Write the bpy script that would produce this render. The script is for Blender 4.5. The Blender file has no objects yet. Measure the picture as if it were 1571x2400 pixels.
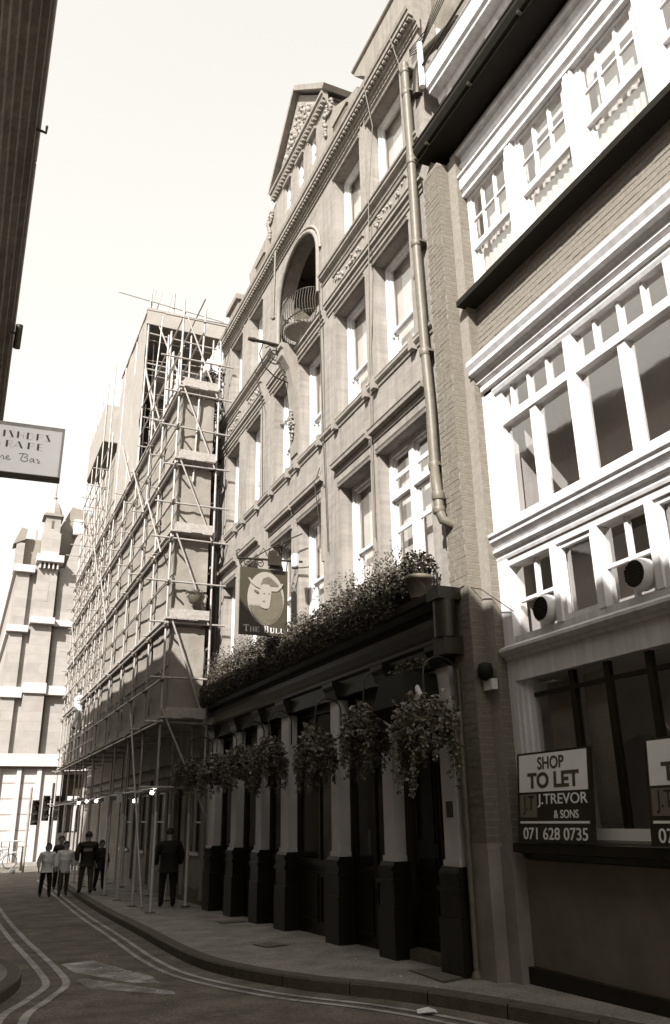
import bpy, bmesh, math, random
from mathutils import Vector, Matrix
random.seed(7)
sc = bpy.context.scene
COL = sc.collection
PI = math.pi
R = math.radians

# ------------------------------------------------------------------ camera
def cam_axes(p, r, y):
    f = Vector((math.sin(y)*math.cos(p), math.cos(y)*math.cos(p), math.sin(p)))
    rt = Vector((math.cos(y), -math.sin(y), 0)); up = rt.cross(f)
    c, s = math.cos(r), math.sin(r)
    return c*rt + s*up, -s*rt + c*up, f
cd = bpy.data.cameras.new('camera'); cam = bpy.data.objects.new('camera', cd); COL.objects.link(cam)
rx, uy, fz = cam_axes(R(20.6), R(-0.9), R(24.15))
M = Matrix((rx, uy, -fz)).transposed().to_4x4(); M.translation = Vector((0, 0, 1.6))
cam.matrix_world = M
cd.sensor_fit = 'VERTICAL'; cd.sensor_height = 36.0; cd.sensor_width = 24.0
cd.lens = 1902.2/2400*36; cd.clip_start = 0.05; cd.clip_end = 600
sc.camera = cam

# ------------------------------------------------------------------ light
SUN_DIR = Vector((-1.0, -1.0, 1.06)).normalized()      # towards the sun
elev = math.asin(SUN_DIR.z)
SKY_K = 2.75
world = bpy.data.worlds.new('World'); sc.world = world; world.use_nodes = True
wn = world.node_tree; wn.nodes.clear()
sky = wn.nodes.new('ShaderNodeTexSky'); sky.sky_type = 'NISHITA'; sky.sun_disc = False
sky.sun_elevation = elev; sky.sun_rotation = R(225); sky.air_density = 1.4; sky.dust_density = 4.0
bw = wn.nodes.new('ShaderNodeVectorMath'); bw.operation = 'DOT_PRODUCT'; bw.inputs[1].default_value = (0.2, 0.35, 1.0)   # blue-sensitive monochrome film
mulw = wn.nodes.new('ShaderNodeVectorMath'); mulw.operation = 'SCALE'; mulw.inputs[0].default_value = (1.02, 0.995, 0.925)
bg = wn.nodes.new('ShaderNodeBackground'); bg.inputs['Strength'].default_value = 0.15
wo = wn.nodes.new('ShaderNodeOutputWorld')
wn.links.new(sky.outputs[0], bw.inputs[0]); # soft highlight shoulder of the hazy sky: x / (1 + x / k)
dv = wn.nodes.new('ShaderNodeMath'); dv.operation = 'MULTIPLY_ADD'; dv.inputs[1].default_value = 1/SKY_K; dv.inputs[2].default_value = 1.0
sh = wn.nodes.new('ShaderNodeMath'); sh.operation = 'DIVIDE'
wn.links.new(bw.outputs['Value'], dv.inputs[0]); wn.links.new(bw.outputs['Value'], sh.inputs[0]); wn.links.new(dv.outputs[0], sh.inputs[1])
wn.links.new(sh.outputs[0], mulw.inputs['Scale'])
wn.links.new(mulw.outputs[0], bg.inputs[0]); wn.links.new(bg.outputs[0], wo.inputs[0])
sd = bpy.data.lights.new('sun', 'SUN'); sd.energy = 2.7; sd.angle = R(0.53); sd.color = (1.0, 0.985, 0.955)
sun = bpy.data.objects.new('sun', sd); COL.objects.link(sun)
sun.rotation_euler = (-SUN_DIR).to_track_quat('-Z', 'Y').to_euler(); sun.location = (-20, -20, 30)
sc.view_settings.view_transform = 'Standard'; sc.view_settings.look = 'None'
sc.view_settings.exposure = 2.1; sc.view_settings.gamma = 1.0; sc.view_settings.use_curve_mapping = False

# ------------------------------------------------------------------ materials (warm toned monochrome, as the print is)
def tone(g):
    t = min(1.0, max(0.0, (g-0.03)/0.6))
    t = t**0.6; r = (1.0, 0.785+0.185*t, min(0.95, 0.44+0.60*t))
    k = 1.06
    return (g*r[0]*k, g*r[1]*k, g*r[2]*k, 1)
MATS = {}
def mat(name, g, rough=0.8, var=0.15, scale=6.0, bump=0.1, bscale=60.0, metal=0.0, spec=0.4, streak=0.0, brick=None, stain=0.0, speck=None):
    if name in MATS: return MATS[name]
    m = bpy.data.materials.new(name); m.use_nodes = True; MATS[name] = m
    nt = m.node_tree; N = nt.nodes; L = nt.links
    p = N['Principled BSDF']; p.inputs['Roughness'].default_value = rough
    p.inputs['Metallic'].default_value = metal; p.inputs['Specular IOR Level'].default_value = spec
    tc = N.new('ShaderNodeTexCoord')
    n1 = N.new('ShaderNodeTexNoise'); n1.inputs['Scale'].default_value = scale; n1.inputs['Detail'].default_value = 8; n1.inputs['Roughness'].default_value = 0.65
    geo = N.new('ShaderNodeNewGeometry')
    L.new(geo.outputs['Position'], n1.inputs['Vector'])
    cr = N.new('ShaderNodeValToRGB')
    cr.color_ramp.elements[0].position = 0.28; cr.color_ramp.elements[1].position = 0.72
    cr.color_ramp.elements[0].color = tone(g*(1-var)); cr.color_ramp.elements[1].color = tone(g*(1+var))
    L.new(n1.outputs['Fac'], cr.inputs[0]); out = cr.outputs[0]
    if brick:
        mp = N.new('ShaderNodeMapping'); mp.vector_type = 'POINT'; mp.inputs['Rotation'].default_value = brick[0]
        L.new(geo.outputs['Position'], mp.inputs['Vector'])
        bt = N.new('ShaderNodeTexBrick'); bt.inputs['Scale'].default_value = 1.0
        bt.inputs['Brick Width'].default_value = brick[1]; bt.inputs['Row Height'].default_value = brick[2]
        bt.inputs['Mortar Size'].default_value = brick[3]; bt.inputs['Color1'].default_value = (1,1,1,1)
        bt.inputs['Color2'].default_value = (0.82,0.82,0.82,1); bt.inputs['Mortar'].default_value = (brick[4],)*3+(1,)
        L.new(mp.outputs[0], bt.inputs['Vector'])
        mx = N.new('ShaderNodeMix'); mx.data_type = 'RGBA'; mx.blend_type = 'MULTIPLY'; mx.inputs[0].default_value = 1.0
        L.new(out, mx.inputs[6]); L.new(bt.outputs['Color'], mx.inputs[7]); out = mx.outputs[2]
    if streak or stain:
        mp2 = N.new('ShaderNodeMapping'); mp2.inputs['Scale'].default_value = (5, 5, 0.35) if streak else (1, 1, 1)
        L.new(geo.outputs['Position'], mp2.inputs['Vector'])
        n2 = N.new('ShaderNodeTexNoise'); n2.inputs['Scale'].default_value = 2.2; n2.inputs['Detail'].default_value = 6
        L.new(mp2.outputs[0], n2.inputs['Vector'])
        c2 = N.new('ShaderNodeValToRGB'); c2.color_ramp.elements[0].position = 0.35; c2.color_ramp.elements[1].position = 0.62
        a = 1-(streak or stain); c2.color_ramp.elements[0].color = (a, a, a, 1); c2.color_ramp.elements[1].color = (1, 1, 1, 1)
        L.new(n2.outputs['Fac'], c2.inputs[0])
        mx = N.new('ShaderNodeMix'); mx.data_type = 'RGBA'; mx.blend_type = 'MULTIPLY'; mx.inputs[0].default_value = 1.0
        L.new(out, mx.inputs[6]); L.new(c2.outputs[0], mx.inputs[7]); out = mx.outputs[2]
    if speck:
        n5 = N.new('ShaderNodeTexNoise'); n5.inputs['Scale'].default_value = speck[0]; n5.inputs['Detail'].default_value = 3; L.new(geo.outputs['Position'], n5.inputs['Vector'])
        c5 = N.new('ShaderNodeValToRGB'); c5.color_ramp.elements[0].position = 0.35; c5.color_ramp.elements[1].position = 0.65
        a = 1-speck[1]; b_ = 1+speck[1]; c5.color_ramp.elements[0].color = (a, a, a, 1); c5.color_ramp.elements[1].color = (b_, b_, b_, 1)
        L.new(n5.outputs['Fac'], c5.inputs[0]); mx = N.new('ShaderNodeMix'); mx.data_type = 'RGBA'; mx.blend_type = 'MULTIPLY'; mx.inputs[0].default_value = 1.0
        L.new(out, mx.inputs[6]); L.new(c5.outputs[0], mx.inputs[7]); out = mx.outputs[2]
    L.new(out, p.inputs['Base Color'])
    if bump:
        n3 = N.new('ShaderNodeTexNoise'); n3.inputs['Scale'].default_value = bscale; n3.inputs['Detail'].default_value = 5
        L.new(geo.outputs['Position'], n3.inputs['Vector'])
        b = N.new('ShaderNodeBump'); b.inputs['Strength'].default_value = bump; b.inputs['Distance'].default_value = 0.02
        L.new(n3.outputs['Fac'], b.inputs['Height']); L.new(b.outputs[0], p.inputs['Normal'])
    return m
def glass(name, refl, rough=0.02, tint=0.9, wav=0.15):
    m = bpy.data.materials.new(name); m.use_nodes = True; MATS[name] = m
    nt = m.node_tree; N = nt.nodes; L = nt.links; N.clear()
    o = N.new('ShaderNodeOutputMaterial'); g = N.new('ShaderNodeBsdfGlossy'); t = N.new('ShaderNodeBsdfTransparent'); mx = N.new('ShaderNodeMixShader')
    g.inputs['Roughness'].default_value = rough; g.inputs['Color'].default_value = (1, .98, .94, 1); t.inputs['Color'].default_value = (tint, tint*.98, tint*.95, 1)
    gg = N.new('ShaderNodeNewGeometry'); dt = N.new('ShaderNodeVectorMath'); dt.operation = 'DOT_PRODUCT'
    L.new(gg.outputs['Normal'], dt.inputs[0]); L.new(gg.outputs['Incoming'], dt.inputs[1])
    ab = N.new('ShaderNodeMath'); ab.operation = 'ABSOLUTE'; L.new(dt.outputs['Value'], ab.inputs[0])
    om = N.new('ShaderNodeMath'); om.operation = 'SUBTRACT'; om.inputs[0].default_value = 1.0; L.new(ab.outputs[0], om.inputs[1])
    fr = N.new('ShaderNodeMath'); fr.operation = 'POWER'; fr.inputs[1].default_value = 5.0; L.new(om.outputs[0], fr.inputs[0])   # Schlick, the same from both sides
    ad = N.new('ShaderNodeMath'); ad.operation = 'ADD'; ad.inputs[1].default_value = refl; ad.use_clamp = True
    n = N.new('ShaderNodeTexNoise'); n.inputs['Scale'].default_value = 2.5; geo = N.new('ShaderNodeNewGeometry'); L.new(geo.outputs['Position'], n.inputs['Vector'])
    b = N.new('ShaderNodeBump'); b.inputs['Strength'].default_value = wav; b.inputs['Distance'].default_value = 0.03
    L.new(n.outputs['Fac'], b.inputs['Height']); L.new(b.outputs[0], g.inputs['Normal'])
    L.new(fr.outputs[0], ad.inputs[0]); L.new(ad.outputs[0], mx.inputs[0]); L.new(t.outputs[0], mx.inputs[1]); L.new(g.outputs[0], mx.inputs[2]); L.new(mx.outputs[0], o.inputs[0])
    return m
def emis(name, s):
    m = bpy.data.materials.new(name); m.use_nodes = True
    p = m.node_tree.nodes['Principled BSDF']; p.inputs['Emission Color'].default_value = (1, .97, .9, 1); p.inputs['Emission Strength'].default_value = s
    return m
stucco = mat('painted_stone', 0.262, 0.85, 0.09, 2.0, 0.35, 70, streak=0.2, speck=(60, .08), brick=((0, PI/2, PI/2), 0.22, 0.075, 0.006, 0.93))
stone = mat('dressed_stone', 0.225, 0.8, 0.14, 8, 0.25, 60, streak=0.2)
mould = mat('moulding_stone', 0.24, 0.8, 0.14, 9, 0.2, 60, streak=0.22)
carve = mat('carved_stone', 0.24, 0.9, 0.45, 26, 0.9, 22)
darkstone = mat('dark_stone', 0.10, 0.9, 0.3, 8, 0.3, 40)  # dark grey for niche and recess backs, undersides and small parts
white = mat('white_gloss_paint', 0.64, 0.4, 0.05, 5, 0.08, 30, streak=0.16)
cream = mat('off_white_paint', 0.55, 0.5, 0.08, 5, 0.08, 30, streak=0.2)
pierbr = mat('pier_brick', 0.15, 0.9, 0.22, 14, 0.5, 120)
mortar = mat('mortar', 0.22, 0.95, 0.2, 20, 0.3, 100)
panelbr = mat('panel_brick', 0.19, 0.9, 0.25, 25, 0.4, 120)
render = mat('smooth_render', 0.24, 0.85, 0.15, 4, 0.4, 40, stain=0.25)
base_front = mat('grey_base_paint', 0.085, 0.7, 0.15, 4, 0.3, 30, stain=0.2)
dkpaint = mat('dark_gloss_paint', 0.013, 0.35, 0.3, 6, 0.08, 25, spec=0.3)
dkfascia = mat('dark_fascia_paint', 0.02, 0.4, 0.3, 4, 0.1, 20, streak=0.3)
pilar = mat('pale_pilaster_paint', 0.50, 0.6, 0.08, 5, 0.15, 60, stain=0.12)
stall = mat('stall_riser_paint', 0.15, 0.55, 0.12, 3, 0.1, 20, stain=0.2)
black = mat('black_paint', 0.010, 0.7, 0.3, 8, 0.1, 40, spec=.2)
iron = mat('wrought_iron', 0.03, 0.5, 0.3, 20, 0.2, 60, metal=0.3)
leadpipe = mat('painted_pipe', 0.125, 0.5, 0.18, 12, 0.1, 40, streak=0.15)
scaftube = mat('galvanised_tube', 0.32, 0.45, 0.2, 10, 0.1, 60, metal=0.25)
board = mat('scaffold_board', 0.28, 0.85, 0.25, 14, 0.3, 60)
netm = mat('debris_netting', 0.225, 0.9, 0.09, 2.5, 0.6, 7, stain=0.15)
sheetm = mat('white_sheeting', 0.27, 0.6, 0.06, 1.5, 0.6, 4, stain=0.08)
asph = mat('asphalt', 0.155, 0.85, 0.2, 2.2, 0.8, 110, stain=0.3, speck=(38, .35))
pavem = mat('pavement_asphalt', 0.29, 0.9, 0.14, 3, 0.8, 100, stain=0.3, speck=(45, .28))
kerbm = mat('kerb_stone', 0.08, 0.8, 0.25, 8, 0.4, 60)
linem = mat('worn_yellow_line', 0.42, 0.8, 0.28, 14, 0.3, 60, stain=0.45)
sunpatch = mat('painted_sunlight', 0.70, 0.8, 0.25, 5, 0.3, 60, stain=0.5)  # sunlight thrown back by windows, painted on the road as pale colour
_n = sunpatch.node_tree; _t = _n.nodes.new('ShaderNodeBsdfTransparent'); _m = _n.nodes.new('ShaderNodeMixShader'); _z = _n.nodes.new('ShaderNodeTexNoise'); _z.inputs['Scale'].default_value = 1.7; _z.inputs['Detail'].default_value = 9; _z.inputs['Roughness'].default_value = .8
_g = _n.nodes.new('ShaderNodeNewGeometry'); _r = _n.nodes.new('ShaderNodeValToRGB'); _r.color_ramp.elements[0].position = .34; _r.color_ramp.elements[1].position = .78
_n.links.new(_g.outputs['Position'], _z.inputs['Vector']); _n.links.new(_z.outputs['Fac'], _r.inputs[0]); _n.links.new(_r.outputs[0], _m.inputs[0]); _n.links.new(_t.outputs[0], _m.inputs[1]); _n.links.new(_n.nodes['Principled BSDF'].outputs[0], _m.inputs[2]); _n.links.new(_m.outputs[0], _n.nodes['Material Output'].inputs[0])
cover = mat('iron_cover', 0.16, 0.6, 0.3, 30, 0.5, 80)
farst = mat('far_pale_stone', 0.30, 0.85, 0.08, 1.5, 0.3, 8, stain=0.08, brick=((R(90), 0, 0), 3.2, 0.5, 0.02, 0.86))
farw = mat('far_white_stone', 0.40, 0.8, 0.08, 2, 0.1, 8)
farroof = mat('far_slate', 0.20, 0.8, 0.1, 2, 0.2, 8)
farglass = mat('far_dark_window', 0.05, 0.3, 0.3, 3, 0.0)
slate = mat('slate', 0.17, 0.8, 0.2, 5, 0.4, 20, stain=0.3)
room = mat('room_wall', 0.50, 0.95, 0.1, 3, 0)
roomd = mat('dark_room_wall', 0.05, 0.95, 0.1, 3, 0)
curtain = mat('curtain', 0.62, 0.9, 0.08, 3, 0.1, 20)
blind = mat('roller_blind', 0.72, 0.9, 0.08, 1.2, 0.05, 20, stain=0.12)
leftwall = mat('left_facade', 0.26, 0.85, 0.15, 3, 0.3, 40)
leftcor = mat('left_cornice', 0.15, 0.8, 0.3, 10, 0.3, 40, stain=0.3)
leaf = mat('leaves', 0.036, 0.55, 0.5, 9, 0.0)
leafl = mat('pale_leaves', 0.075, 0.55, 0.4, 9, 0.0)
leafb = mat('basket_leaves', 0.075, 0.55, 0.5, 9, 0.0)
leafbl = mat('pale_basket_leaves', 0.17, 0.55, 0.4, 9, 0.0)
flower = mat('pale_petals', 0.22, 0.7, 0.2, 9, 0.0)
terra = mat('flower_pot_clay', 0.11, 0.8, 0.2, 9, 0.1)
signw = mat('sign_white', 0.66, 0.5, 0.05, 6, 0)
signb = mat('sign_black', 0.018, 0.4, 0.2, 6, 0)
signg = mat('sign_grey', 0.13, 0.5, 0.1, 6, 0)
signl = mat('sign_letter_grey', 0.06, 0.5, 0.1, 6, 0)
bulld = mat('bull_sign_brown', 0.045, 0.45, 0.15, 6, 0)
bullm = mat('bull_sign_mid', 0.10, 0.5, 0.15, 20, 0)
bulll = mat('bull_sign_pale', 0.25, 0.5, 0.06, 12, 0)
bullg = mat('bull_sign_field', 0.10, 0.5, 0.25, 20, 0)
sign_face_glow = mat('box_sign_face', 0.80, 0.4, 0.04, 3, 0)
faint = mat('faded_lettering', 0.6, 0.5, 0.05, 3, 0)
darkl = mat('brown_lettering', 0.12, 0.5, 0.1, 3, 0)
skin = mat('skin', 0.30, 0.6, 0.05, 9, 0); hairm = mat('dark_hair', 0.02, 0.7, 0.3, 60, 0.3)
coat_b = mat('black_coat', 0.010, 0.85, 0.2, 9, 0.2, 30); coat_p = mat('pale_coat', 0.62, 0.85, 0.1, 9, 0.3, 25)
coat_d = mat('dark_jacket', 0.022, 0.8, 0.2, 9, 0.3, 30); trs_b = mat('black_trousers', 0.010, 0.9, 0.2, 9, 0.2); trs_g = mat('grey_trousers', 0.055, 0.9, 0.15, 9, 0.2)
wt = mat('pale_work_trousers', 0.5, 0.9, 0.1, 9, 0.2); shoe = mat('dark_shoe', 0.01, 0.5, 0.2, 9, 0)
sign_face_glow.node_tree.nodes['Principled BSDF'].inputs['Emission Color'].default_value = (1, .97, .94, 1); sign_face_glow.node_tree.nodes['Principled BSDF'].inputs['Emission Strength'].default_value = 0.06  # weak emission added so the unlit sign face looks paler
litter = mat('white_paper', 0.6, 0.8, 0.1, 20, 0.2)
G_pub = glass('pub_pane', 0.32, 0.03, wav=.06); G_wh = glass('office_pane', 0.26, 0.04, wav=.05); G_shop = glass('shop_pane', 0.05, 0.02, 0.85); G_dark = glass('bar_pane', 0.03, 0.03, .7)
bulb = emis('lit_bulb', 6.0)

# ------------------------------------------------------------------ mesh builder
class MB:
    def __init__(s): s.v = []; s.f = []; s.m = []; s.sm = []
    def add(s, vs, fs, mi=0, smooth=False):
        b = len(s.v); s.v += [tuple(v) for v in vs]
        for f in fs: s.f.append(tuple(b+i for i in f)); s.m.append(mi); s.sm.append(smooth)
        return s
    def box(s, x0, x1, y0, y1, z0, z1, mi=0):
        if x0 > x1: x0, x1 = x1, x0
        if y0 > y1: y0, y1 = y1, y0
        if z0 > z1: z0, z1 = z1, z0
        return s.add([(x0,y0,z0),(x1,y0,z0),(x1,y1,z0),(x0,y1,z0),(x0,y0,z1),(x1,y0,z1),(x1,y1,z1),(x0,y1,z1)],
                     [(0,3,2,1),(4,5,6,7),(0,1,5,4),(1,2,6,5),(2,3,7,6),(3,0,4,7)], mi)
    def prism(s, poly, y0, y1, mi=0, axis='y', smooth=False):
        # poly: list of 2D points; axis y: (x,z); axis x: (y,z); axis z: (x,y)
        n = len(poly)
        def P(a, t):
            return {'y': (a[0], t, a[1]), 'x': (t, a[0], a[1]), 'z': (a[0], a[1], t)}[axis]
        vs = [P(a, y0) for a in poly] + [P(a, y1) for a in poly]
        fs = [(i, (i+1) % n, n+(i+1) % n, n+i) for i in range(n)]
        s.add(vs, fs, mi, smooth)
        return s.add(vs, [tuple(range(n))[::-1], tuple(range(n, 2*n))], mi)
    def tube(s, pts, r, n=8, mi=0, caps=True):
        pts = [Vector(p) for p in pts]; rs = r if isinstance(r, (list, tuple)) else [r]*len(pts)
        vs = []; prev = None
        for i, p in enumerate(pts):
            d = (pts[min(i+1, len(pts)-1)] - pts[max(i-1, 0)]).normalized()
            if prev is None:
                a = Vector((0, 0, 1)) if abs(d.z) < 0.9 else Vector((1, 0, 0)); u = d.cross(a).normalized()
            else: u = (prev - d*prev.dot(d)).normalized()
            prev = u; w = d.cross(u)
            for k in range(n):
                t = 2*PI*k/n; vs.append(p + (u*math.cos(t)+w*math.sin(t))*rs[i])
        fs = []
        for i in range(len(pts)-1):
            for k in range(n): fs.append((i*n+k, i*n+(k+1) % n, (i+1)*n+(k+1) % n, (i+1)*n+k))
        s.add(vs, fs, mi, True)
        if caps: s.add(vs[:n]+vs[-n:], [tuple(range(n))[::-1], tuple(range(n, 2*n))], mi)
        return s
    def lathe(s, c, prof, n=16, mi=0, smooth=True):
        vs = []
        for (r, z) in prof:
            for k in range(n): t = 2*PI*k/n; vs.append((c[0]+r*math.cos(t), c[1]+r*math.sin(t), c[2]+z))
        fs = [(i*n+k, i*n+(k+1) % n, (i+1)*n+(k+1) % n, (i+1)*n+k) for i in range(len(prof)-1) for k in range(n)]
        s.add(vs, fs, mi, smooth)
        return s.add(vs[:n]+vs[-n:], [tuple(range(n))[::-1], tuple(range(n, 2*n))], mi)
    def ball(s, c, r, n=10, mi=0, sc=(1, 1, 1)):
        pr = [(max(r*math.sin(PI*i/n), 0.0005)*1.0, -r*math.cos(PI*i/n)*sc[2]) for i in range(n+1)]
        return s.lathe(c, pr, n+2, mi)
    def mesh(s, name, mats):
        me = bpy.data.meshes.new(name); me.from_pydata(s.v, [], s.f)
        for m in (mats if isinstance(mats, (list, tuple)) else [mats]): me.materials.append(m)
        me.polygons.foreach_set('material_index', s.m); me.polygons.foreach_set('use_smooth', s.sm); me.update()
        return me
    def build(s, name, mats, parent=None, kind=None):
        o = bpy.data.objects.new(name, s.mesh(name, mats)); COL.objects.link(o)
        if parent is not None: attach(o, parent)
        if kind: o['kind'] = kind
        return o
def wpos(o):
    v = Vector(o.location)
    while o.parent is not None:
        o = o.parent; v = v + Vector(o.location)
    return v
def attach(o, parent):
    # meshes are written in world coordinates: keep them there
    o.parent = parent
    if o.type == 'MESH': o.location = -wpos(parent)
def empty(name, loc=(0, 0, 0)):
    o = bpy.data.objects.new(name, None); o.location = loc; o.empty_display_size = 0.2; COL.objects.link(o); return o
def tag(o, label, cat, group=None):
    o['label'] = label; o['category'] = cat
    if group: o['group'] = group
    return o
def thing(name, label, cat, loc=(0, 0, 0), group=None): return tag(empty(name, loc), label, cat, group)
def structure(o): o['kind'] = 'structure'; return o
def inst(name, me, loc, parent, rot=None):
    o = bpy.data.objects.new(name, me); COL.objects.link(o); o.parent = parent; o.location = Vector(loc) - wpos(parent)
    if rot: o.rotation_euler = rot
    return o
def wall_cells(mb, x0, x1, Y0, Y1, Z0, Z1, ops, mi=0):
    ys = sorted({Y0, Y1, *[min(max(v, Y0), Y1) for o in ops for v in o[:2]]})
    for a, b in zip(ys, ys[1:]):
        if b-a < 1e-4: continue
        m = (a+b)/2; cuts = sorted([(o[2], o[3]) for o in ops if o[0] < m < o[1]])
        z = Z0
        for c0, c1 in cuts:
            if c0 > z: mb.box(x0, x1, a, b, z, c0, mi)
            z = max(z, c1)
        if z < Z1: mb.box(x0, x1, a, b, z, Z1, mi)
def txt(body, origin, ux, uy, un, w, h, m, parent, name='lettering', bold=0.0, depth=0.003, shear=0.0):
    cu = bpy.data.curves.new('t', 'FONT'); cu.body = body; cu.offset = bold; cu.extrude = 0.01; cu.shear = shear
    ob = bpy.data.objects.new('t', cu); COL.objects.link(ob)
    me = bpy.data.meshes.new_from_object(ob.evaluated_get(bpy.context.evaluated_depsgraph_get()))
    bpy.data.objects.remove(ob); bpy.data.curves.remove(cu)
    xs = [v.co.x for v in me.vertices]; ys = [v.co.y for v in me.vertices]
    a, b, c, d = min(xs), max(xs), min(ys), max(ys)
    for v in me.vertices:
        p = Vector(origin) + Vector(ux)*((v.co.x-a)/(b-a)*w) + Vector(uy)*((v.co.y-c)/(d-c)*h) + Vector(un)*(depth*(1 if v.co.z > 0 else 0))
        v.co = p
    me.materials.clear(); me.materials.append(m)
    o = bpy.data.objects.new(name, me); COL.objects.link(o); attach(o, parent); return o
def pavz(y):
    if y < 18: return 0.10 - 0.019*(y-8) if y > 2 else 0.214
    if y < 26: return -0.09 - 0.011*(y-18)
    return -0.178 - 0.004*min(y-26, 20)
def roadz(y): return pavz(y) - 0.115

# ------------------------------------------------------------------ ground
mb = MB()
ys = [-60, -20, -8, -2, 2] + [2+i*1.5 for i in range(1, 30)] + [60, 90, 300]
for a, b in zip(ys, ys[1:]):
    mb.add([(-150, a, roadz(a)), (150, a, roadz(a)), (150, b, roadz(b)), (-150, b, roadz(b))], [(0, 1, 2, 3)])
structure(mb.build('road', asph))
def interp(pts, n=8):
    out = []
    P = [Vector((p[0], p[1])) for p in pts]
    for i in range(len(P)-1):
        p0 = P[max(i-1, 0)]; p1 = P[i]; p2 = P[i+1]; p3 = P[min(i+2, len(P)-1)]
        for k in range(n):
            t = k/n; out.append(0.5*((2*p1)+(p2-p0)*t+(2*p0-5*p1+4*p2-p3)*t*t+(3*p1-p0-3*p2+p3)*t*t*t))
    out.append(P[-1]); return out
# right kerb line (measured on the photograph)
KR = interp([(5.6, -6), (5.3, 1), (4.75, 5.0), (4.38, 6.7), (4.02, 7.7), (3.45, 8.75), (3.02, 10.2), (2.93, 11.8), (3.02, 15), (3.12, 20), (3.3, 26), (3.5, 33)], 10)
KL = interp([(-0.6, 8.2), (0.1, 8.75), (0.55, 9.35), (0.86, 10.3), (0.93, 11.2), (0.8, 12.0), (0.66, 12.8), (0.5, 14.5), (0.45, 20), (0.4, 33)], 8)
def pavement(name, line, xin, side, stonelen=0.9):
    mb = MB()
    for a, b in zip(line, line[1:]):
        xi_a = xin; za, zb = pavz(a.y), pavz(b.y)
        mb.add([(a.x, a.y, za), (xi_a, a.y, za), (xi_a, b.y, zb), (b.x, b.y, zb)], [(0, 1, 2, 3) if side > 0 else (3, 2, 1, 0)])
    root = mb.build(name, pavem); structure(root)
    # kerb stones
    L = [0]
    for a, b in zip(line, line[1:]): L.append(L[-1]+(b-a).length)
    def at(s):
        for i in range(len(L)-1):
            if L[i+1] >= s: return line[i].lerp(line[i+1], (s-L[i])/max(L[i+1]-L[i], 1e-6))
        return line[-1]
    s = 0.0
    while s < L[-1]-0.2:
        e = min(s+stonelen, L[-1]); km = MB()
        q = [at(s+0.006+(e-s-0.012)*k/4) for k in range(5)]
        for a, b in zip(q, q[1:]):
            d = (b-a).normalized(); nn = Vector((d.y, -d.x))*(1 if side > 0 else -1)
            vs = []
            for p in (a, b):
                zt = pavz(p.y)+0.004
                i2 = p + nn*0.14; o2 = p - nn*0.012; o1 = p + nn*0.01
                vs += [(i2.x, i2.y, zt), (o1.x, o1.y, zt), (o2.x, o2.y, zt-0.02), (o2.x, o2.y, zt-0.16)]
            km.add(vs, [(0, 4, 5, 1), (1, 5, 6, 2), (2, 6, 7, 3)])
        km.build('kerb_stone', kerbm, root); s = e
    return root
pav_r = pavement('pavement', KR, 7.5, 1)
pav_l = pavement('pavement', KL, -0.62, -1)
def flat(mb, poly, dz, ref=roadz, mi=0):
    mb.add([(p[0], p[1], ref(p[1])+dz) for p in poly], [tuple(range(len(poly)))], mi)
def band(mb, line, off, w, dz):
    for a, b in zip(line, line[1:]):
        d = (b-a).normalized(); nn = Vector((-d.y, d.x))
        p = [a+nn*off, a+nn*(off+w), b+nn*(off+w), b+nn*off]; flat(mb, p, dz)
mr = [p for p in KR if p.y > 2.5]
m1 = MB(); band(m1, mr, 0.26, 0.065, 0.006); o = m1.build('yellow_line', linem, bpy.data.objects['road'])
m1 = MB(); band(m1, mr, 0.43, 0.065, 0.006); o = m1.build('yellow_line', linem, bpy.data.objects['road'])
ML = interp([(0.55, 5.5), (0.74, 8.46), (1.05, 9.5), (1.33, 10.4), (1.36, 11.6), (1.32, 13.5), (1.27, 15.7), (1.22, 22), (1.25, 32)], 8)
m1 = MB(); band(m1, ML, 0.0, -0.08, 0.006); m1.build('yellow_line', linem, bpy.data.objects['road'])
m1 = MB(); band(m1, ML, 0.13, 0.08, 0.006); m1.build('yellow_line', linem, bpy.data.objects['road'])
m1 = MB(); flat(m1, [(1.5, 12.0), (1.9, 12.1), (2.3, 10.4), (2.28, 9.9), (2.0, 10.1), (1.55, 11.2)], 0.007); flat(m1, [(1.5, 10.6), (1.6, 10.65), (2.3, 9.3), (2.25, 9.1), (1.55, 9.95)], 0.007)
m1.build('painted_sun_patch', sunpatch, bpy.data.objects['road'])  # streaks of reflected sunlight laid down as pale flat shapes
m1 = MB(); flat(m1, [(2.3, 7.05), (2.7, 7.3), (3.4, 6.7), (3.2, 6.5)], 0.007); m1.build('painted_sun_patch', sunpatch, bpy.data.objects['road'])
def coverplate(name, poly, label):
    t = thing(name, label, 'access cover', (poly[0][0], poly[0][1], pavz(poly[0][1])))
    a = MB(); flat(a, poly, 0.005, pavz); c = Vector((sum(p[0] for p in poly)/4, sum(p[1] for p in poly)/4)); a.build('frame', kerbm, t)
    b = MB(); q = [c+(Vector(p)-c)*0.88 for p in poly]; flat(b, q, 0.011, pavz)
    for k in range(1, 6):
        f = k/6; u = Vector(q[0]).lerp(Vector(q[1]), f); v = Vector(q[3]).lerp(Vector(q[2]), f); d = (Vector(q[1])-Vector(q[0])).normalized()*0.008
        flat(b, [u, u+d, v+d, v], 0.015, pavz, 0)
    b.build('plate', cover, t)
coverplate('access_cover', [(4.47, 7.62), (4.80, 7.72), (4.83, 8.45), (4.55, 8.5)], 'pale square access cover in pavement near the brick pier')
coverplate('access_cover', [(3.9, 11.05), (4.25, 11.15), (4.18, 11.65), (3.84, 11.5)], 'small faint access cover in middle of pavement before the pub')
coverplate('access_cover', [(4.3, 14.4), (4.75, 14.4), (4.75, 14.85), (4.3, 14.8)], 'dark cellar flap in pavement near far pub pilasters')
t = MB(); random.seed(3)
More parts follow.
